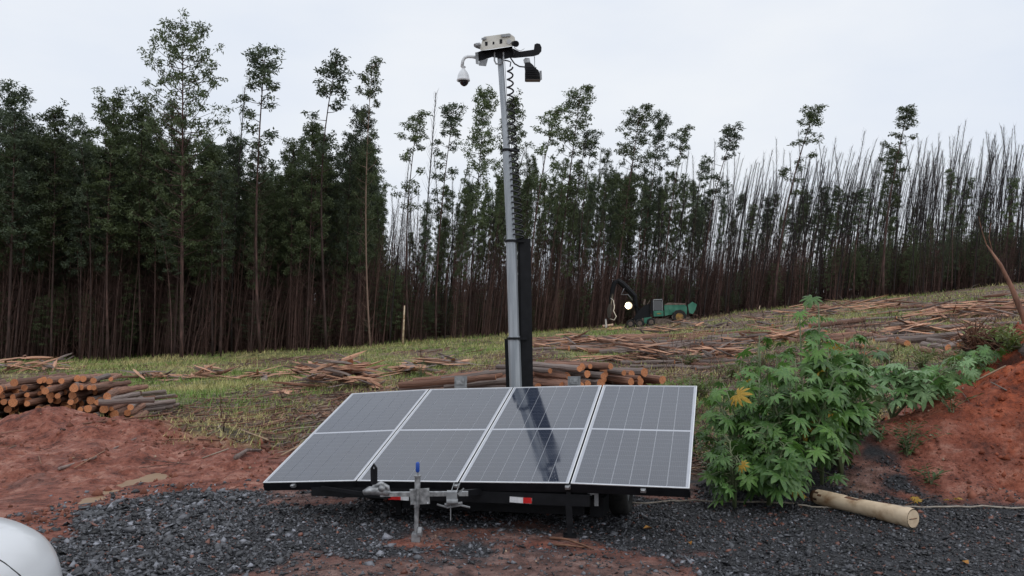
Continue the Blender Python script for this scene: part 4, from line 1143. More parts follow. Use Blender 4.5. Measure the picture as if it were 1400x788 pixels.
hp = [(800, 676), (822, 683), (850, 690), (885, 691), (920, 688), (950, 687), (1000, 690), (1050, 690), (1085, 692), (1110, 696), (1160, 699), (1220, 695), (1262, 697), (1310, 696), (1360, 697), (1430, 699), (1500, 702)]
pts = []
for i in range(len(hp) - 1):
    for t_ in (0, .34, .67):
        q = ground_at(hp[i][0] + (hp[i + 1][0] - hp[i][0]) * t_, hp[i][1] + (hp[i + 1][1] - hp[i][1]) * t_)
        q.z += .016 + .004 * rnd.random(); pts.append(q)
tube_thing('hose', pts, .0095, M['rope'], 'long beige hose snaking across the gravel past the peeled log', 'hose', 6)
def ground_twig(pp, r, lb, lift=.01, mat='twig'):
    q = []
    for i, (a, b) in enumerate(pp):
        g = ground_at(a, b); g.z += lift + (.02 if 0 < i < len(pp) - 1 else 0); q.append(g)
    return tube_thing('twig', q, [r * (1 - .6 * i / (len(q) - 1)) for i in range(len(q))], M[mat], lb, 'twig', 5)
ground_twig([(752, 738), (775, 744), (800, 752), (812, 756)], .014, 'thick red brown stick on the mud in front of the right support leg')
ground_twig([(758, 748), (780, 752), (806, 752)], .012, 'second red brown stick crossing the thick one on the mud')
ground_twig([(1092, 682), (1080, 668), (1070, 660)], .006, 'thin twig leaning over the withered yellow leaves')
ground_twig([(1068, 655), (1105, 650), (1140, 636)], .010, 'bent branch on the ground under the castor clump')
ground_twig([(1238, 694), (1262, 688), (1290, 682), (1304, 690)], .006, 'curved thin stem arching over the hose right of the peeled log', .02)
ground_twig([(80, 646), (128, 632), (186, 604)], .022, 'long straight pole lying up the red bank on the left', .02, 'log_grey')
ground_twig([(322, 634), (338, 622), (358, 620)], .035, 'grey splintered slab on the earth left of the solar panels', .03, 'log_grey')
ground_twig([(372, 583), (395, 582), (404, 579)], .02, 'dark stub of branch left of the panels', .03)

# ------------------------------------------------------------------ solar surveillance trailer
TR = thing('surveillance_trailer', 'solar trailer with four tilted panels and a tall camera mast', 'trailer', (-.478, 7.18, 0), math.atan2(-.2793, .9594))
TRM = root_matrix(TR)
CORN = [[(-2.414, 7.756, .316), (-1.46, 7.466, .386), (-1.922, 9.551, 1.049), (-.968, 9.261, 1.119)],
        [(-1.445, 7.462, .387), (-.485, 7.182, .426), (-.952, 9.256, 1.119), (.007, 8.977, 1.158)],
        [(-.47, 7.178, .427), (.489, 6.899, .466), (.023, 8.973, 1.159), (.982, 8.693, 1.198)],
        [(.505, 6.894, .466), (1.468, 6.626, .474), (.997, 8.689, 1.199), (1.961, 8.421, 1.207)]]
def cell_material():
    m = bpy.data.materials.new('solar cell'); m.use_nodes = True
    n, l = m.node_tree.nodes, m.node_tree.links; b = n['Principled BSDF']
    tc = n.new('ShaderNodeTexCoord'); sp = n.new('ShaderNodeSeparateXYZ'); l.new(tc.outputs['Object'], sp.inputs[0])
    def line(out, period, width, off=0.0):
        a = n.new('ShaderNodeMath'); a.operation = 'ADD'; a.inputs[1].default_value = off; l.new(out, a.inputs[0])
        q = n.new('ShaderNodeMath'); q.operation = 'PINGPONG'; q.inputs[1].default_value = period / 2; l.new(a.outputs[0], q.inputs[0])
        s = n.new('ShaderNodeMath'); s.operation = 'LESS_THAN'; s.inputs[1].default_value = width / 2; l.new(q.outputs[0], s.inputs[0]); return s.outputs[0]
    CP = .955 / 12
    fy = line(sp.outputs['Y'], CP, .0022); fx = line(sp.outputs['X'], .0158, .0009, .0079)
    nz = n.new('ShaderNodeTexNoise'); nz.inputs['Scale'].default_value = 5; l.new(tc.outputs['Object'], nz.inputs['Vector'])
    rp = n.new('ShaderNodeValToRGB'); rp.color_ramp.elements[0].color = (.012, .018, .036, 1); rp.color_ramp.elements[1].color = (.020, .027, .050, 1); l.new(nz.outputs['Fac'], rp.inputs[0])
    def mixc(f, c, colr, amt):
        q = n.new('ShaderNodeMix'); q.data_type = 'RGBA'; k = n.new('ShaderNodeMath'); k.operation = 'MULTIPLY'; k.inputs[1].default_value = amt
        l.new(f, k.inputs[0]); l.new(k.outputs[0], q.inputs[0]); l.new(c, q.inputs[6]); q.inputs[7].default_value = (*colr, 1); return q.outputs[2]
    c = mixc(fx, rp.outputs[0], (.25, .26, .28), .55); c = mixc(fy, c, (.42, .44, .48), .35)
    n2 = n.new('ShaderNodeTexNoise'); n2.inputs['Scale'].default_value = 2.2; n2.inputs['Detail'].default_value = 8
    oi = n.new('ShaderNodeObjectInfo'); ad = n.new('ShaderNodeVectorMath'); ad.operation = 'ADD'; l.new(tc.outputs['Object'], ad.inputs[0]); l.new(oi.outputs['Location'], ad.inputs[1]); l.new(ad.outputs[0], n2.inputs['Vector'])
    mr = n.new('ShaderNodeMapRange'); mr.inputs[1].default_value = .35; mr.inputs[2].default_value = .7; mr.inputs[3].default_value = .03; mr.inputs[4].default_value = .13
    l.new(n2.outputs['Fac'], mr.inputs[0]); l.new(mr.outputs[0], b.inputs['Roughness'])
    c = mixc(n2.outputs['Fac'], c, (.10, .125, .17), .25)
    l.new(c, b.inputs['Base Color']); b.inputs['IOR'].default_value = 2.15
    b.inputs['Specular IOR Level'].default_value = .5
    return m
M['cell'] = cell_material()
PL_W, PL_L = 1.0, 2.0
def quad_frame(c):
    bl, br, tl, tr = [Vector(q) for q in c]
    o = bl; x = (br - bl).normalized(); y = (tl - bl); y = (y - x * y.dot(x)).normalized(); z = x.cross(y)
    return o, x, y, z
FR = .009
# one half-length string of twelve half cells, 2 mm proud of its backsheet
sw, sl = (PL_W - .06) / 6, .955
mbs = MB(); mbs.box((sw / 2, sl / 2, 0), (sw - .0055, sl, .0014))
string_me = bpy.data.meshes.new('cell_string'); string_me.from_pydata(mbs.v, [], mbs.f); string_me.materials.append(M['cell']); string_me.update()
clamp_mb = MB(); clamp_mb.box((0, 0, 0), (.045, .03, .03)); clamp_mb.box((0, -.02, .012), (.03, .03, .012))
for pi, cc in enumerate(CORN):
    o, x, y, z = quad_frame(cc)
    mat4 = Matrix((x, y, z)).transposed().to_4x4(); mat4.translation = o
    lm = TRM.inverted() @ mat4
    mb = MB(); mb.box((PL_W / 2, PL_L / 2, -.002), (PL_W - .018, PL_L - .018, .005))
    pan = mb.build('solar_panel', M['backsheet'], TR); pan.matrix_local = lm
    for nm, d_, th, ins, mt in (('frame', .0012, .0065, 0, 'frame'), ('frame_side_shade', -.0180, .030, .0006, 'black')):  # side bars in black: the shade on the frame's sides put into the colour
        mb = MB()
        mb.box((PL_W / 2, FR / 2 + ins, d_), (PL_W - 2 * ins, FR, th)); mb.box((PL_W / 2, PL_L - FR / 2 - ins, d_), (PL_W - 2 * ins, FR, th))
        mb.box((FR / 2 + ins, PL_L / 2, d_), (FR, PL_L - 2 * FR - 2 * ins, th)); mb.box((PL_W - FR / 2 - ins, PL_L / 2, d_), (FR, PL_L - 2 * FR - 2 * ins, th))
        mb.build(nm, M[mt], pan)
    for h_ in (0, 1):
        for k in range(6):
            obj('cell_string', string_me, pan, (.03 + k * sw, .026 + h_ * (sl + .038), .0025))
    # black rails under the glass
    for fy in (.012, .5, .985):
        mb = MB(); mb.box((PL_W / 2, max(.022, fy * PL_L - .02), -.058), (PL_W + .01, .045, .052)); r_ = mb.build('rail', M['black'], TR); r_.matrix_local = lm
    mb = MB(); mb.v, mb.f, mb.m = list(clamp_mb.v), list(clamp_mb.f), list(clamp_mb.m)
    r_ = mb.build('clamp', M['galv'], TR); r_.matrix_local = lm @ Matrix.Translation((.34 if pi == 0 else (.99 if pi < 3 else .62), -.012, -.028))

def part(mb, name, mat, parent=None, smooth=False, label=None):
    o = mb.build(name, mat, smooth=smooth, root=TR)
    if parent is not None: o.parent = parent
    if label: o['label'] = label
    return o
ex = Vector((.9594, -.2793, .02)).normalized(); ey = Vector((.2793, .9594, 0)).normalized(); ez = Vector((0, 0, 1))
RT = Matrix((ex, ey, ez)).transposed()
O = Vector((-.478, 7.18, 0))
def L3(a, b, c): return O + ex * a + ey * b + ez * c
# chassis
mb = MB()
for a in (-1.15, 1.15): mb.bar(L3(a, .12, .35), L3(a, 2.05, .35), .06, .09)
for b in (.12, .95, 2.05): mb.bar(L3(-1.15, b, .35), L3(1.15, b, .35), .06, .09)
mb.bar(L3(-1.5, .05, .30), L3(1.18, .05, .30), .05, .10)
part(mb, 'chassis', M['black'])
mb = MB(); mb.box(L3(.1, 1.2, .47), (1.9, 1.3, .12), RT); mb.box(L3(.1, .9, .30), (1.7, 1.2, .10), RT); part(mb, 'platform', M['black'])
mb = MB(); mb.box(L3(.12, 1.12, .25), (1.9, 1.5, .30), RT); part(mb, 'shade_box', M['black'])  # added box: blocks sky light so the ground under the trailer stays dark
mb = MB(); mb.box(L3(-.45, 1.70, .66), (.7, .45, .32), RT); part(mb, 'battery_cabinet', M['black'])
mb = MB(); mb.box(L3(.85, 1.65, .64), (.6, .45, .28), RT); part(mb, 'control_cabinet', M['black'])
mb = MB()
for a in (-.9, 0, .9): mb.bar(L3(a, .4, .40), L3(a, .5, .54), .04); mb.bar(L3(a, 1.85, .40), L3(a, 1.85, .98), .04)
part(mb, 'panel_support', M['black'])
for a in (-1.28, 1.30):
    c = L3(a, 1.05, .31); c.z = hz(c.x, c.y) + .30
    mb = MB()
    prof = [(-.09, .20), (-.09, .27), (-.07, .30), (.07, .30), (.09, .27), (.09, .20)]
    n_ = 28; vs = []
    for k in range(n_):
        an = 2 * math.pi * k / n_
        for (w_, r_) in prof: vs.append(c + ex * w_ + (ey * math.cos(an) + ez * math.sin(an)) * r_)
    m_ = len(prof)
    mb.add(vs, [(k * m_ + j, k * m_ + (j + 1) % m_, ((k + 1) % n_) * m_ + (j + 1) % m_, ((k + 1) % n_) * m_ + j) for k in range(n_) for j in range(m_)])
    w = part(mb, 'wheel', M['rubber'], smooth=True)
    mb = MB(); mb.tube([c - ex * .06, c + ex * .06], .205, 20); mb.tube([c - ex * .075, c + ex * .075], .06, 10)
    part(mb, 'rim', M['grey'], w)
    mb = MB()
    for k in range(9):
        an = math.pi * (k / 8); an2 = math.pi * ((k + 1) / 8)
        if k < 8: mb.bar(c + (ey * math.cos(an) + ez * math.sin(an)) * .345, c + (ey * math.cos(an2) + ez * math.sin(an2)) * .345, .20, .01, up=tuple(ex.cross(ey)))
    if a > 0: part(mb, 'mudguard', M['black'])
mb = MB(); mb.bar(L3(-1.25, 1.05, .30), L3(1.25, 1.05, .30), .05); part(mb, 'axle', M['black'])

# towing gear at the front left
YJ = 6.82
def PJ(px, py, dy=0): return P(px, py, YJ + dy)
mb = MB(); mb.bar(PJ(520, 676), PJ(640, 675, .05), .045, .035); part(mb, 'drawbar', M['galv'])
mb = MB(); mb.bar(PJ(622, 676, .02), L3(.2, .1, .34), .05, .05); mb.bar(PJ(530, 678, .02), L3(-1.0, .15, .33), .05, .05); part(mb, 'drawbar_arm', M['black'])
jf = PJ(569, 735); jz = hz(jf.x, jf.y)
mb = MB(); top_ = PJ(571, 652); base_ = Vector((jf.x, jf.y, jz + .06))
mb.tube([base_, PJ(570, 690)], .020, 12); mb.tube([PJ(570, 694), PJ(571, 652)], .025, 12); mb.tube([PJ(571, 652), PJ(571, 650)], .033, 12)
jk = part(mb, 'jack', M['galv'], smooth=False)
mb = MB(); mb.box(Vector((jf.x, jf.y, jz + .03)), (.07, .10, .07)); mb.tube([Vector((jf.x + .05, jf.y - .02, jz + .075)), Vector((jf.x + .018, jf.y - .02, jz + .075))], .045, 14)
part(mb, 'jack_foot', M['grey'], jk)
mb = MB(); mb.tube([PJ(571, 653), PJ(571.5, 642)], .007, 8); part(mb, 'jack_screw', M['galv'], jk)
mb = MB(); mb.tube([PJ(571, 646), PJ(571, 644), PJ(571, 634), PJ(571, 632)], [.011, .017, .017, .010], 12); part(mb, 'jack_handle', M['blue'], jk, smooth=True)
mb = MB(); mb.box(PJ(574, 679, -.035), (.165, .012, .13), Matrix.Rotation(R(-3), 3, 'Y')); mb.box(PJ(574, 679, .03), (.15, .012, .12))
for q in (563, 585): 
    for s_ in (670, 688): mb.tube([PJ(q, s_, -.065), PJ(q, s_, -.03)], .008, 6)
mb.tube([PJ(571, 668, -.055), PJ(571, 690, -.055)], .012, 8)
part(mb, 'clamp_plate', M['galv'])
mb = MB()
mb.tube([PJ(497, 674, -.02), PJ(505, 671, -.02), PJ(520, 672, -.01), PJ(533, 675)], [.022, .036, .034, .024], 12)
mb.tube([PJ(510, 666), PJ(521, 661), PJ(530, 666), PJ(531, 674)], [.016, .02, .018, .016], 10)
mb.tube([PJ(522, 668, -.05), PJ(522, 668, .05)], .030, 12)
part(mb, 'coupler', M['galv'], smooth=True)
mb = MB(); mb.tube([PJ(509, 662), PJ(508.5, 648), PJ(508.5, 640), PJ(511, 635), PJ(514, 640), PJ(514, 662)], .013, 8); mb.box(PJ(511, 652), (.03, .012, .13)); part(mb, 'coupler_lever', M['black'])
mb = MB(); mb.box(PJ(618, 680), (.09, .09, .10)); mb.tube([PJ(611, 686, -.05), PJ(626, 686, -.05)], .022, 10); mb.tube([PJ(608, 690), PJ(632, 688)], .012, 8); mb.bar(PJ(626, 676, -.03), PJ(634, 668, -.03), .012)
wi = part(mb, 'winch', M['grey'])
mb = MB(); mb.tube([PJ(616, 675, -.02), PJ(621, 660, .12)], .004, 5); mb.tube([PJ(623, 675, -.02), PJ(629, 660, .12)], .004, 5); part(mb, 'winch_strap', M['galv'], wi)
mb = MB(); mb.tube([PJ(616, 690), PJ(616, 712)], .005, 5); mb.tube([PJ(598, 690, .05), PJ(612, 694), PJ(630, 691), PJ(642, 694, .05)], .009, 6); part(mb, 'safety_chain', M['grey'])

def front(px, py, b=.012):
    """point on the beam's front plane seen at px,py"""
    o = Vector((0, 0, CAMZ)); q = P(px, py, 1.0) - o; k = (b - (o - O).dot(ey)) / q.dot(ey); return o + q * k
def reflector(p, w, h, label, halves):
    mb = MB(); mb.box(p, (w, .012, h), Matrix.Rotation(R(2), 3, 'Y') @ RT); base = part(mb, 'reflector', M['wht_ref'], label=label)
    mb = MB(); k, wf = halves; mb.box(p + ex * (w / 2 * k - wf * w / 2 * k) - ey * .004, (w * wf, .012, h * .98), RT); part(mb, 'red_segment', M['red'], base)
reflector(front(712, 684), .20, .048, 'white and red reflector bar', (1, .38))
reflector(front(545, 681), .20, .034, 'red and white reflector bar', (-1, .62))

# right support leg with strut
YR = 6.95
def PR(px, py, dy=0): return P(px, py, YR + dy)
fz = PR(779, 716); gz_ = hz(fz.x, fz.y)
mb = MB(); mb.bar((fz.x, fz.y, gz_ + .0), PR(777, 672), .04); mb.bar((fz.x, fz.y, gz_ + .10), PR(777, 690), .055); mb.box((fz.x, fz.y, gz_ + .012), (.11, .11, .02)); part(mb, 'support_leg', M['black'])
mb = MB(); mb.bar(PR(780, 683, -.02), PR(813, 674, .03), .018, .022); mb.box(PR(815, 681, .05), (.035, .05, .13)); part(mb, 'strut', M['grey'])
mb = MB(); mb.box(PR(820, 690, .4), (.12, .3, .16), RT); part(mb, 'cable_box', M['black'])
fl = P(545, 705, 7.75); mb = MB(); mb.bar((fl.x, fl.y, hz(fl.x, fl.y)), (fl.x, fl.y, .36), .05); mb.box((fl.x, fl.y, hz(fl.x, fl.y) + .012), (.12, .12, .02)); part(mb, 'support_leg', M['black'])
mb = MB(); mb.bar(P(440, 667, 7.55), P(530, 680, 7.25), .03, .03); part(mb, 'outrigger', M['black'])
# lamp brackets behind the upper edge
for px in (630, 785):
    mb = MB(); w = .15
    c = P(px, 523, 9.32); mb.box(c, (w, .02, .14), RT); mb.box(c - ey * .012 + Vector((0, 0, .012)), (w * .62, .02, .07), RT, mi=1); mb.bar(c - Vector((0, 0, .07)), c - Vector((0, 0, .42)), .03)
    part(mb, 'lamp_bracket', [M['grey'], M['galv']])

# ------------------------------------------------------------------ mast
YM = 9.22
def PM(px, py, dy=0): return P(px, py, YM + dy)
SEC = [(707.6, 600, 702.8, 463, .072), (702.8, 463, 698.8, 330, .062), (698.8, 330, 692.6, 206, .051), (692.6, 206, 683.5, 72, .036)]
for i, (x0, y0, x1, y1, r) in enumerate(SEC):
    mb = MB(); a, b = PM(x0, y0), PM(x1, y1 - (3 if i < 3 else 0))
    mb.tube([a, b], r, 8)
    part(mb, 'mast_section', M['alu'])
for (x, y, r) in ((702.8, 463, .088), (698.8, 330, .078), (692.6, 206, .062)):
    mb = MB(); a, b = PM(x, y + 1.6), PM(x, y - 1.6); mb.tube([a, b], r, 10); mb.box(PM(x + 12, y), (.10, .04, .03)); part(mb, 'mast_collar', M['black'])
mb = MB(); mb.bar(PM(717.5, 545, .14), PM(716.5, 328, .14), .15, .185, up=(0, 1, 0)); mb.bar(PM(721.5, 545, .05), PM(718, 328, .05), .13, .05, up=(0, 1, 0))
part(mb, 'cable_duct', M['black'])
mb = MB(); mb.bar(PM(712, 600, .16), PM(707, 463, .16), .30, .16, up=(0, 1, 0)); part(mb, 'mast_cradle', M['black'])
mb = MB(); mb.bar(L3(.35, 2.1, .36), PM(709, 600, .1), .2, .2); part(mb, 'mast_foot', M['black'])
# coiled cable
path = [(697.5, 92), (697.5, 108), (698, 140), (701.5, 208), (705, 262), (709, 326)]
def lerp_path(py):
    ys = [p[1] for p in path]; xs = [p[0] for p in path]; return float(np.interp(py, ys, xs))
pts = []; ph = 0; py = 92.0
while py < 327:
    per = np.interp(py, [92, 140, 200, 327], [11.5, 10.0, 8.5, 7.0]); amp = np.interp(py, [92, 150, 327], [.030, .042, .060])
    c = PM(lerp_path(py), py, -.02)
    pts.append(c + Vector((math.cos(ph) * amp, math.sin(ph) * amp, 0)))
    py += per / 12; ph += 2 * math.pi / 12
mb = MB(); mb.tube(pts, .0105, 5); part(mb, 'coiled_cable', M['cable'], smooth=True)
mb = MB(); mb.tube([PM(690, 84), PM(694, 150), PM(697, 206), PM(703, 330)], .004, 4); part(mb, 'cable', M['cable'])

# ------------------------------------------------------------------ camera head on the mast
def zpt(zx, zy, dy=0): return PM(600 + zx / 7.161, 30 + zy / 7.161, dy)
def slab(front, dy0, dy1, mi=0, mb=None):
    """polygon in head coordinates given a real depth"""
    mb = mb or MB(); n = len(front); vs = [zpt(x, y, dy0) for x, y in front] + [zpt(x, y, dy1) for x, y in front]
    mb.add(vs, [tuple(range(n)), tuple(reversed(range(n, 2 * n)))] + [(i, i + n, (i + 1) % n + n, (i + 1) % n) for i in range(n)], mi); return mb
mb = slab([(432, 160), (440, 146), (690, 112), (742, 150), (752, 200), (722, 236), (412, 282), (400, 262)], -.15, .18)
hs = part(mb, 'camera_housing', M['housing'])
mb = MB()
for q in ([(416, 178), (418, 158), (464, 150), (466, 170)], [(612, 148), (610, 124), (700, 116), (702, 140)]): slab(q, -.17, -.12, mb=mb)
part(mb, 'latch', M['grey'], hs)
mb = MB()
for zx, zy, s_ in ((465, 215, 12), (535, 208, 8), (608, 192, 13)): slab([(zx - s_, zy - s_ * 1.6), (zx + s_, zy - s_ * 1.7), (zx + s_, zy + s_ * 1.5), (zx - s_, zy + s_ * 1.6)], -.154, -.14, mb=mb)
part(mb, 'vent', M['black'], hs)
mb = MB(); mb.tube([zpt(686, 195, -.165), zpt(686, 195, -.14)], .028, 14); part(mb, 'lens_port', M['white'], hs)
mb = MB(); mb.tube([zpt(722, 214, -.10), zpt(752, 216, -.22)], .030, 12); mb.tube([zpt(750, 216, -.215), zpt(756, 216, -.25)], .036, 12); part(mb, 'side_camera', M['black'])
mb = MB(); mb.tube([zpt(412, 262, -.06), zpt(396, 244, -.12), zpt(372, 232, -.20)], [.012, .026, .030], 12); mb.tube([zpt(400, 222, -.18), zpt(352, 232, -.22)], .022, 10); part(mb, 'side_camera', M['grey'])
mb = slab([(370, 300), (420, 282), (530, 270), (730, 262), (790, 292), (930, 272), (936, 222), (960, 210), (990, 216), (1006, 250), (1004, 290), (978, 322), (930, 338), (740, 356), (700, 352), (650, 366), (520, 346), (410, 384), (378, 386)], -.04, .10)
part(mb, 'crossbar', M['black'])
mb = slab([(440, 284), (720, 240), (730, 330), (560, 350), (450, 330)], -.02, .06); part(mb, 'pan_mount', M['black'])
mb = MB(); mb.tube([zpt(545, 300, -.05), zpt(545, 380, -.06), zpt(560, 412, -.06), zpt(610, 412, -.06), zpt(632, 380, -.06), zpt(632, 300, -.05)], .010, 8); part(mb, 'u_bolt', M['galv'])
mb = slab([(355, 300), (384, 296), (392, 420), (362, 412)], -.07, .07); mb = slab([(395, 384), (482, 362), (462, 436), (392, 430)], -.05, .05, mb=mb); part(mb, 'arm_bracket', M['grey'])
mb = MB(); mb.tube([zpt(372, 352), zpt(330, 342), zpt(285, 340), zpt(252, 352), zpt(234, 384), zpt(228, 440)], .019, 12); arm = part(mb, 'dome_arm', M['white'], smooth=True)
def lathe(prof, mb, seg=24, mi=0, cx=244):
    vs = []
    for (zy, rp) in prof:
        c = zpt(cx, zy)
        for k in range(seg):
            a = 2 * math.pi * k / seg; vs.append(c + Vector((math.cos(a), math.sin(a), 0)) * rp / 7.161 / FPX * YM)
    n = len(prof)
    mb.add(vs, [(i * seg + k, i * seg + (k + 1) % seg, (i + 1) * seg + (k + 1) % seg, (i + 1) * seg + k) for i in range(n - 1) for k in range(seg)] + [tuple(range(seg)), tuple(reversed(range((n - 1) * seg, n * seg)))], mi); return mb
dm = part(lathe([(436, 18), (444, 26), (450, 16), (462, 16), (470, 22), (492, 40), (520, 54), (548, 60), (562, 62), (566, 66), (578, 66), (582, 56)], MB(), cx=240), 'dome_camera', M['white'], smooth=True)
part(lathe([(580, 46), (592, 45), (606, 40), (620, 28), (630, 12), (632, 2)], MB(), cx=247), 'dome_lens', M['smoked'], dm, smooth=True)
# floodlight
mb = slab([(826, 372), (846, 352), (888, 356), (896, 396), (880, 412), (834, 410)], -.03, .05); yk = part(mb, 'lamp_yoke', M['galv'])
mb = MB(); mb.tube([zpt(936, 340), zpt(938, 440)], .005, 5); part(mb, 'stay_wire', M['galv'], yk)
F0, F1 = zpt(880, 405, 0), zpt(922, 582, -.06)
mb = MB()
def ringq(c, w, dd): return [c + Vector((sx * w, sy * dd, 0)) for sx, sy in ((-1, -1), (1, -1), (1, 1), (-1, 1))]
rows = [ringq(zpt(866, 408), .030, .03), ringq(zpt(880, 440), .050, .04), ringq(zpt(892, 470), .058, .05), ringq(zpt(908, 500), .080, .055), ringq(zpt(922, 572), .096, .06)]
rows = [[p + Vector((0, 0, (p.x - r_[0].x) * .08)) for p in r_] for r_ in rows]
vs = [p for r_ in rows for p in r_]
mb.add(vs, [(i * 4 + k, i * 4 + (k + 1) % 4, (i + 1) * 4 + (k + 1) % 4, (i + 1) * 4 + k) for i in range(4) for k in range(4)] + [(3, 2, 1, 0), (16, 17, 18, 19)])
flo = part(mb, 'floodlight', M['black'])
mb = MB()
for zy in (450, 470, 490, 510, 530): mb.box(zpt(905 + (zy - 450) * .15, zy, -.10 + (480 - zy) * .0006), (.12 + (zy - 450) * .0006, .02, .006))
part(mb, 'cooling_fin', M['black'], flo)
mb = slab([(984, 480), (1006, 478), (1010, 566), (994, 574)], -.06, .06); part(mb, 'lamp_side', M['grey'], flo)
mb = MB(); mb.box(zpt(922, 575, -.0), (.17, .10, .006)); part(mb, 'lamp_glass', M['smoked'], flo)
mb = MB(); mb.tube([zpt(700, 350, -.05), zpt(716, 376, -.07), zpt(742, 412, -.07), zpt(790, 438, -.05), zpt(850, 444, -.03), zpt(930, 446, -.03)], .009, 8); mb.tube([zpt(715, 262, -.06), zpt(738, 300, -.06), zpt(726, 350, -.06)], .006, 6); mb.tube([zpt(640, 376, -.05), zpt(680, 384, -.05), zpt(705, 396, -.03), zpt(697, 440, -.02)], .008, 6)
part(mb, 'lamp_cable', M['cable'], smooth=True)
mb = MB(); mb.tube([zpt(735, 250, -.1), zpt(770, 275, -.1), zpt(800, 285, -.06), zpt(836, 262, -.03)], .005, 6); part(mb, 'thin_cable', M['white'])

# ------------------------------------------------------------------ harvester at the wood's edge
YH = 90.0
gH = (905 - 700) / FPX * YH
zH = hz(gH, YH)
HV = thing('forestry_harvester', 'green harvester with a lit lamp and raised crane at the wood edge', 'harvester', (gH, YH, zH))
def HP(zx, zy, dy=0): return P(780 + zx / 6.364, 370 + zy / 6.364, YH + dy)
def hpart(mb, name, mat, parent=None, smooth=False):
    o = mb.build(name, mat, smooth=smooth, root=HV)
    if parent is not None: o.parent = parent
    return o
def hslab(front, dy0, dy1, mb=None):
    mb = mb or MB(); n = len(front); vs = [HP(x, y, dy0) for x, y in front] + [HP(x, y, dy1) for x, y in front]
    mb.add(vs, [tuple(range(n)), tuple(reversed(range(n, 2 * n)))] + [(i, i + n, (i + 1) % n + n, (i + 1) % n) for i in range(n)]); return mb
def hwheel(zx, zy, dy, r, rimmat):
    c = HP(zx, zy, dy); c.z = max(c.z, hz(c.x, c.y) + r * .86)
    mb = MB(); n_ = 22; prof = [(-.28, .55), (-.30, .92), (-.2, 1), (.2, 1), (.30, .92), (.28, .55)]; vs = []
    for k in range(n_):
        a = 2 * math.pi * k / n_; g = 1 if k % 2 else .95
        for w_, r_ in prof: vs.append(c + Vector((math.cos(a) * r * r_ * g, w_, math.sin(a) * r * r_ * g)))
    m_ = len(prof); mb.add(vs, [(k * m_ + j, k * m_ + (j + 1) % m_, ((k + 1) % n_) * m_ + (j + 1) % m_, ((k + 1) % n_) * m_ + j) for k in range(n_) for j in range(m_)])
    w = hpart(mb, 'wheel', M['rubber'])
    mb = MB(); mb.tube([c + Vector((0, -.26, 0)), c + Vector((0, .26, 0))], r * .56, 14); mb.tube([c + Vector((0, -.32, 0)), c + Vector((0, -.2, 0))], r * .2, 10)
    hpart(mb, 'rim', rimmat, w)
hwheel(945, 435, -1.0, .82, M['yellow']); hwheel(945, 435, 1.2, .82, M['yellow'])
for zx, zy in ((520, 492), (600, 486), (700, 472)):
    hwheel(zx, zy, -1.0, .46, M['mud']); 
hwheel(560, 488, 1.1, .46, M['mud'])
hpart(hslab([(620, 415), (900, 420), (1040, 400), (1050, 425), (980, 445), (880, 460), (760, 480), (620, 455)], -.6, .7), 'frame', M['mud'])
hpart(hslab([(640, 412), (700, 405), (730, 440), (690, 470), (640, 460)], -.8, .8), 'front_cover', M['green'])
hpart(hslab([(470, 480), (540, 462), (640, 450), (650, 470), (560, 492), (480, 510)], -1.15, -.7), 'bogie', M['black'])
hpart(hslab([(815, 305), (860, 288), (990, 292), (1015, 320), (1010, 385), (890, 380), (820, 395)], -.85, .85), 'engine_hood', M['green'])
hpart(hslab([(850, 318), (985, 320), (990, 365), (870, 368)], -.90, -.84), 'side_panel', M['green'])
hpart(hslab([(810, 300), (850, 280), (1000, 286), (1005, 298), (860, 300)], -.88, .88), 'hood_roof', M['mud'])
hpart(hslab([(1020, 300), (1060, 272), (1100, 296), (1088, 340), (1065, 378), (1035, 372)], -.9, .9), 'rear_hatch', M['green'])
hpart(hslab([(880, 400), (910, 372), (975, 372), (1005, 400), (1000, 420), (960, 392), (920, 392), (890, 425)], -1.25, -.7), 'mudguard', M['mud'])
cab = hpart(hslab([(700, 262), (730, 250), (795, 248), (808, 270), (810, 400), (720, 402), (694, 360)], -.75, .75), 'cab', M['black'])
hpart(hslab([(722, 262), (788, 260), (796, 285), (796, 345), (728, 348)], -.79, -.74), 'window', M['glass'], cab)
hpart(hslab([(722, 352), (808, 348), (810, 398), (724, 400)], -.80, -.74), 'door_panel', M['green'], cab)
hpart(hslab([(752, 372), (790, 370), (788, 380), (754, 381)], -.82, -.80), 'badge', M['yellow'], cab)
mb = MB(); mb.tube([HP(720, 258, -.8), HP(722, 350, -.8)], .05, 5); mb.tube([HP(798, 258, -.8), HP(800, 350, -.8)], .05, 5); mb.tube([HP(720, 256, -.8), HP(798, 252, -.8)], .05, 5); hpart(mb, 'cab_pillar', M['grey'], cab)
mb = MB(); mb.tube([HP(610, 440), HP(595, 400), HP(575, 340), HP(560, 225)], [.28, .25, .22, .18], 8); hpart(mb, 'crane_pillar', M['black'])
hpart(hslab([(555, 400), (600, 340), (650, 300), (690, 290), (696, 410), (560, 440)], -.5, .6), 'crane_base', M['black'])
mb = MB(); mb.tube([HP(640, 300), HP(646, 250)], .12, 6); mb.tube([HP(668, 296), HP(690, 262)], .05, 5); hpart(mb, 'exhaust_pipe', M['mud'])
mb = MB(); mb.tube([HP(572, 330), HP(560, 225), HP(500, 165), HP(450, 115), HP(415, 92), HP(388, 105), HP(370, 140)], [.22, .28, .34, .34, .31, .28, .24], 8); hpart(mb, 'crane_boom', M['black'])
mb = MB(); mb.tube([HP(388, 100), HP(368, 160), HP(352, 250), HP(348, 300)], [.28, .28, .24, .16], 8); hpart(mb, 'crane_arm', M['black'])
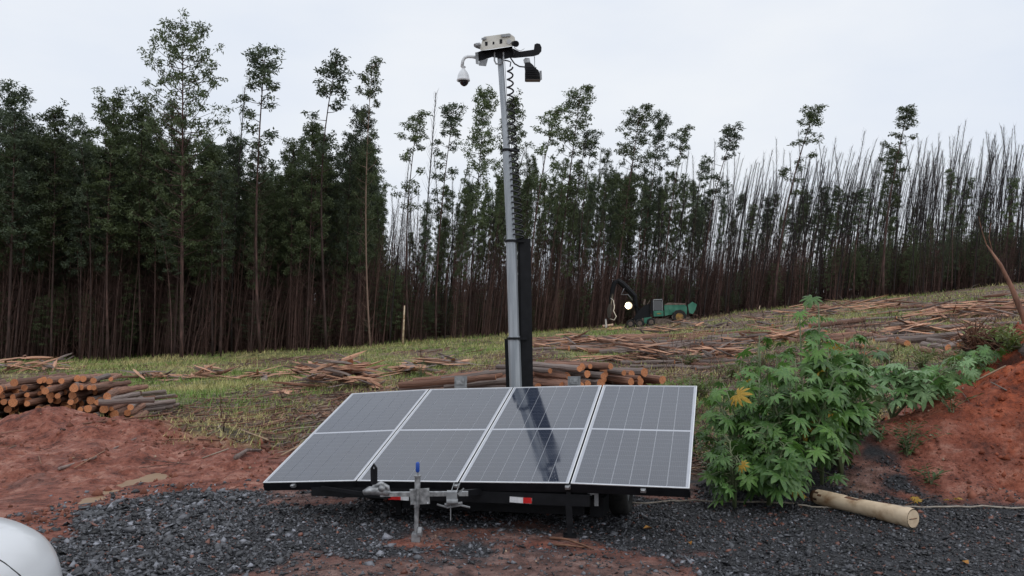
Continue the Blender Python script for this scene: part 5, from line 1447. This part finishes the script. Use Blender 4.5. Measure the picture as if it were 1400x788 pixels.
mb = MB(); mb.tube([HP(348, 240, -.2), HP(372, 260, -.2), HP(382, 320, -.2), HP(372, 350, -.2), HP(398, 400, -.2), HP(380, 432, -.2), HP(340, 420, -.2)], .06, 5); mb.tube([HP(470, 150, -.2), HP(440, 210, -.2), HP(500, 210, -.2), HP(540, 260, -.2)], .04, 5); hpart(mb, 'hydraulic_hose', M['grey'], smooth=True)
hpart(hslab([(335, 290), (365, 300), (362, 360), (345, 420), (322, 410), (318, 340)], -.35, .35), 'harvester_head', M['black'])
hpart(hslab([(300, 425), (312, 420), (320, 492), (304, 500)], -.15, .15), 'saw_box', M['galv'])
lg = HP(335, 500); a_ = HP(280, 505); b_ = HP(372, 500)
a_.z = hz(a_.x, a_.y) + .22; b_.z = hz(b_.x, b_.y) + .3
put_log(a_, b_, .17, 'pale cut log lying under the harvester head', None, 1)
M['lamp'] = bpy.data.materials.new('lit work lamp'); M['lamp'].use_nodes = True
nb = M['lamp'].node_tree.nodes['Principled BSDF']; nb.inputs['Emission Color'].default_value = (1, .74, .40, 1); nb.inputs['Emission Strength'].default_value = .95
mb = MB(); c = HP(508, 305, -1.2); mb.tube([c + Vector((0, .0, 0)), c + Vector((-.06, -.18, -.02))], [.34, .44], 16); lh = hpart(mb, 'work_lamp', M['black'])
mb = MB(); mb.tube([c + Vector((-.062, -.185, -.02)), c + Vector((-.075, -.22, -.025))], [.42, .30], 16); hpart(mb, 'lamp_glass', M['lamp'], lh)
M['bulb'] = bpy.data.materials.new('lit bulb'); M['bulb'].use_nodes = True
nb = M['bulb'].node_tree.nodes['Principled BSDF']; nb.inputs['Emission Color'].default_value = (1, .93, .75, 1); nb.inputs['Emission Strength'].default_value = 60
mb = MB(); mb.tube([c + Vector((-.078, -.225, -.025)), c + Vector((-.085, -.26, -.03))], [.24, .14], 12); hpart(mb, 'bulb', M['bulb'], lh)
mb = MB(); mb.tube([c + Vector((0, .05, 0)), HP(560, 300, -.4), HP(600, 340)], .06, 6); hpart(mb, 'lamp_bracket', M['black'], lh)
ld = bpy.data.lights.new('work_lamp_beam', 'SPOT'); ld.energy = 900; ld.spot_size = R(110); ld.color = (1, .82, .55); ld.shadow_soft_size = .15
lo_ = bpy.data.objects.new('work_lamp_beam', ld); col.objects.link(lo_); lo_.location = c + Vector((-.1, -.35, 0)); lo_.rotation_euler = (R(70), 0, R(60))

# ------------------------------------------------------------------ white car whose bonnet corner enters the frame
CR = thing('white_car', 'white car with its rounded bonnet corner at the bottom left', 'car', (-2.80, 1.62, 0))
CR.location.z = 0
W2 = .89
def car_sec(y):
    """half width, top height and lower edge at y metres ahead of the car's middle"""
    f = y - 1.62                    # the last half metre rounds off
    k = max(0, f) / .56
    hw = W2 * (1 - .30 * k ** 2.6); zt = 1.02 - .03 * max(0, (y - .6)) - .20 * k ** 2.2
    if k >= 1: hw, zt = hw * .97, zt - .06
    return hw, zt
mb = MB(); ys = [-2.05, -2.0, -1.8, -1.0, -.3, .3, .8, 1.2, 1.5, 1.7, 1.85, 1.96, 2.04, 2.10, 2.15, 2.18]; nseg = 40; vs = []
for y in ys:
    hw, zt = car_sec(y)
    if y < -1.9: hw *= .95
    for k in range(nseg + 1):
        a = math.pi * k / nseg; ca, sa = math.cos(a), math.sin(a)
        x = hw * math.copysign(abs(ca) ** .36, ca); z = .30 + (zt - .30) * (abs(sa) ** .42) + .018 * (1 - (x / hw) ** 2)
        vs.append((x, y, z))
n = nseg + 1
mb.add(vs, [(i * n + k, i * n + k + 1, (i + 1) * n + k + 1, (i + 1) * n + k) for i in range(len(ys) - 1) for k in range(nseg)] + [tuple(range(n)), tuple((len(ys) - 1) * n + k for k in reversed(range(n)))])
body = mb.build('body', M['paint'], CR, smooth=True)
mb = MB(); mb.v = []
cab_pts = [(-1.7, .98, .60), (-1.3, 1.38, .56), (-.4, 1.46, .57), (.1, 1.42, .58), (.75, .985, .66)]
vs = []
for y, z, hw in cab_pts: vs += [(-hw, y, z), (hw, y, z), (-.72, y, .93), (.72, y, .93)]
mb.add(vs, [(i * 4, i * 4 + 1, i * 4 + 5, i * 4 + 4) for i in range(4)] + [(i * 4 + 1, i * 4 + 3, i * 4 + 7, i * 4 + 5) for i in range(4)] + [(i * 4 + 2, i * 4, i * 4 + 4, i * 4 + 6) for i in range(4)] + [(0, 2, 3, 1), (16, 17, 19, 18)])
mb.build('windows', M['glass'], CR)
mb = MB(); vs = []
for y, z, hw in cab_pts[1:4]: vs += [(-hw - .012, y, z + .004), (0, y, z + .05), (hw + .012, y, z + .004)]
mb.add(vs, [(i * 3 + j, i * 3 + j + 1, i * 3 + j + 4, i * 3 + j + 3) for i in range(2) for j in range(2)])
mb.build('roof', M['paint'], CR, smooth=True)
for y in (-1.3, 1.32):
    for s_ in (-1, 1):
        c = Vector((s_ * .80, y, .31)); mb = MB(); c.z = hz(-2.80 + c.x, 1.6 + y) + .31
        mb.tube([c - Vector((s_ * .12, 0, 0)), c - Vector((s_ * .10, 0, 0)), c + Vector((s_ * .08, 0, 0)), c + Vector((s_ * .105, 0, 0))], [.28, .315, .315, .28], 28); w = mb.build('wheel', M['rubber'], CR, smooth=True)
        mb = MB(); mb.tube([c + Vector((s_ * .09, 0, 0)), c + Vector((s_ * .115, 0, 0))], [.20, .19], 20); mb.build('rim', M['galv'], w)
def car_z(x, y):
    hw, zt = car_sec(y); q = min(1, abs(x / hw)) ** (1 / .36); sa = math.sqrt(max(0, 1 - q * q)); return .30 + (zt - .30) * sa ** .42 + .018 * (1 - (x / hw) ** 2)
seam = [(.40 + .0, 1.98), (.50, 1.93), (.57, 1.82), (.60, 1.6), (.61, 1.2), (.62, .8)]
CARLOC = Vector((-2.80, 1.62, 0))
def car_hit(px, py):
    o = Vector((0, 0, CAMZ)); q = P(px, py, 1.0) - o
    for i in range(800):
        k = 1.2 + i * .004; w = o + q * k - CARLOC
        if abs(w.x) < W2 and w.y < 2.18 and w.z < car_z(w.x, w.y): return w
    return None
sp_ = [car_hit(*p) for p in ((-14, 758), (-4, 764), (6, 770), (16, 778), (26, 786), (36, 797))]
sp_ = [s_ for s_ in sp_ if s_ is not None]
if len(sp_) > 2:
    mb = MB(); mb.tube(sp_, .0035, 5); mb.build('shut_line', M['gap'], CR)
mb = MB(); y0 = 2.06
for k in range(6):
    x0 = .34 + k * .05
mb.tube([(.42, 2.10, .60), (.56, 2.04, .63), (.70, 1.90, .66), (.78, 1.75, .68)], [.03, .06, .06, .02], 10); mb.build('headlight', M['glass'], CR, smooth=True)
mb = MB(); mb.box((.93, .55, .98), (.16, .11, .10)); mb.bar((.80, .55, .93), (.90, .55, .95), .04); mb.build('wing_mirror', M['paint'], CR)
print('objects', len(bpy.data.objects))
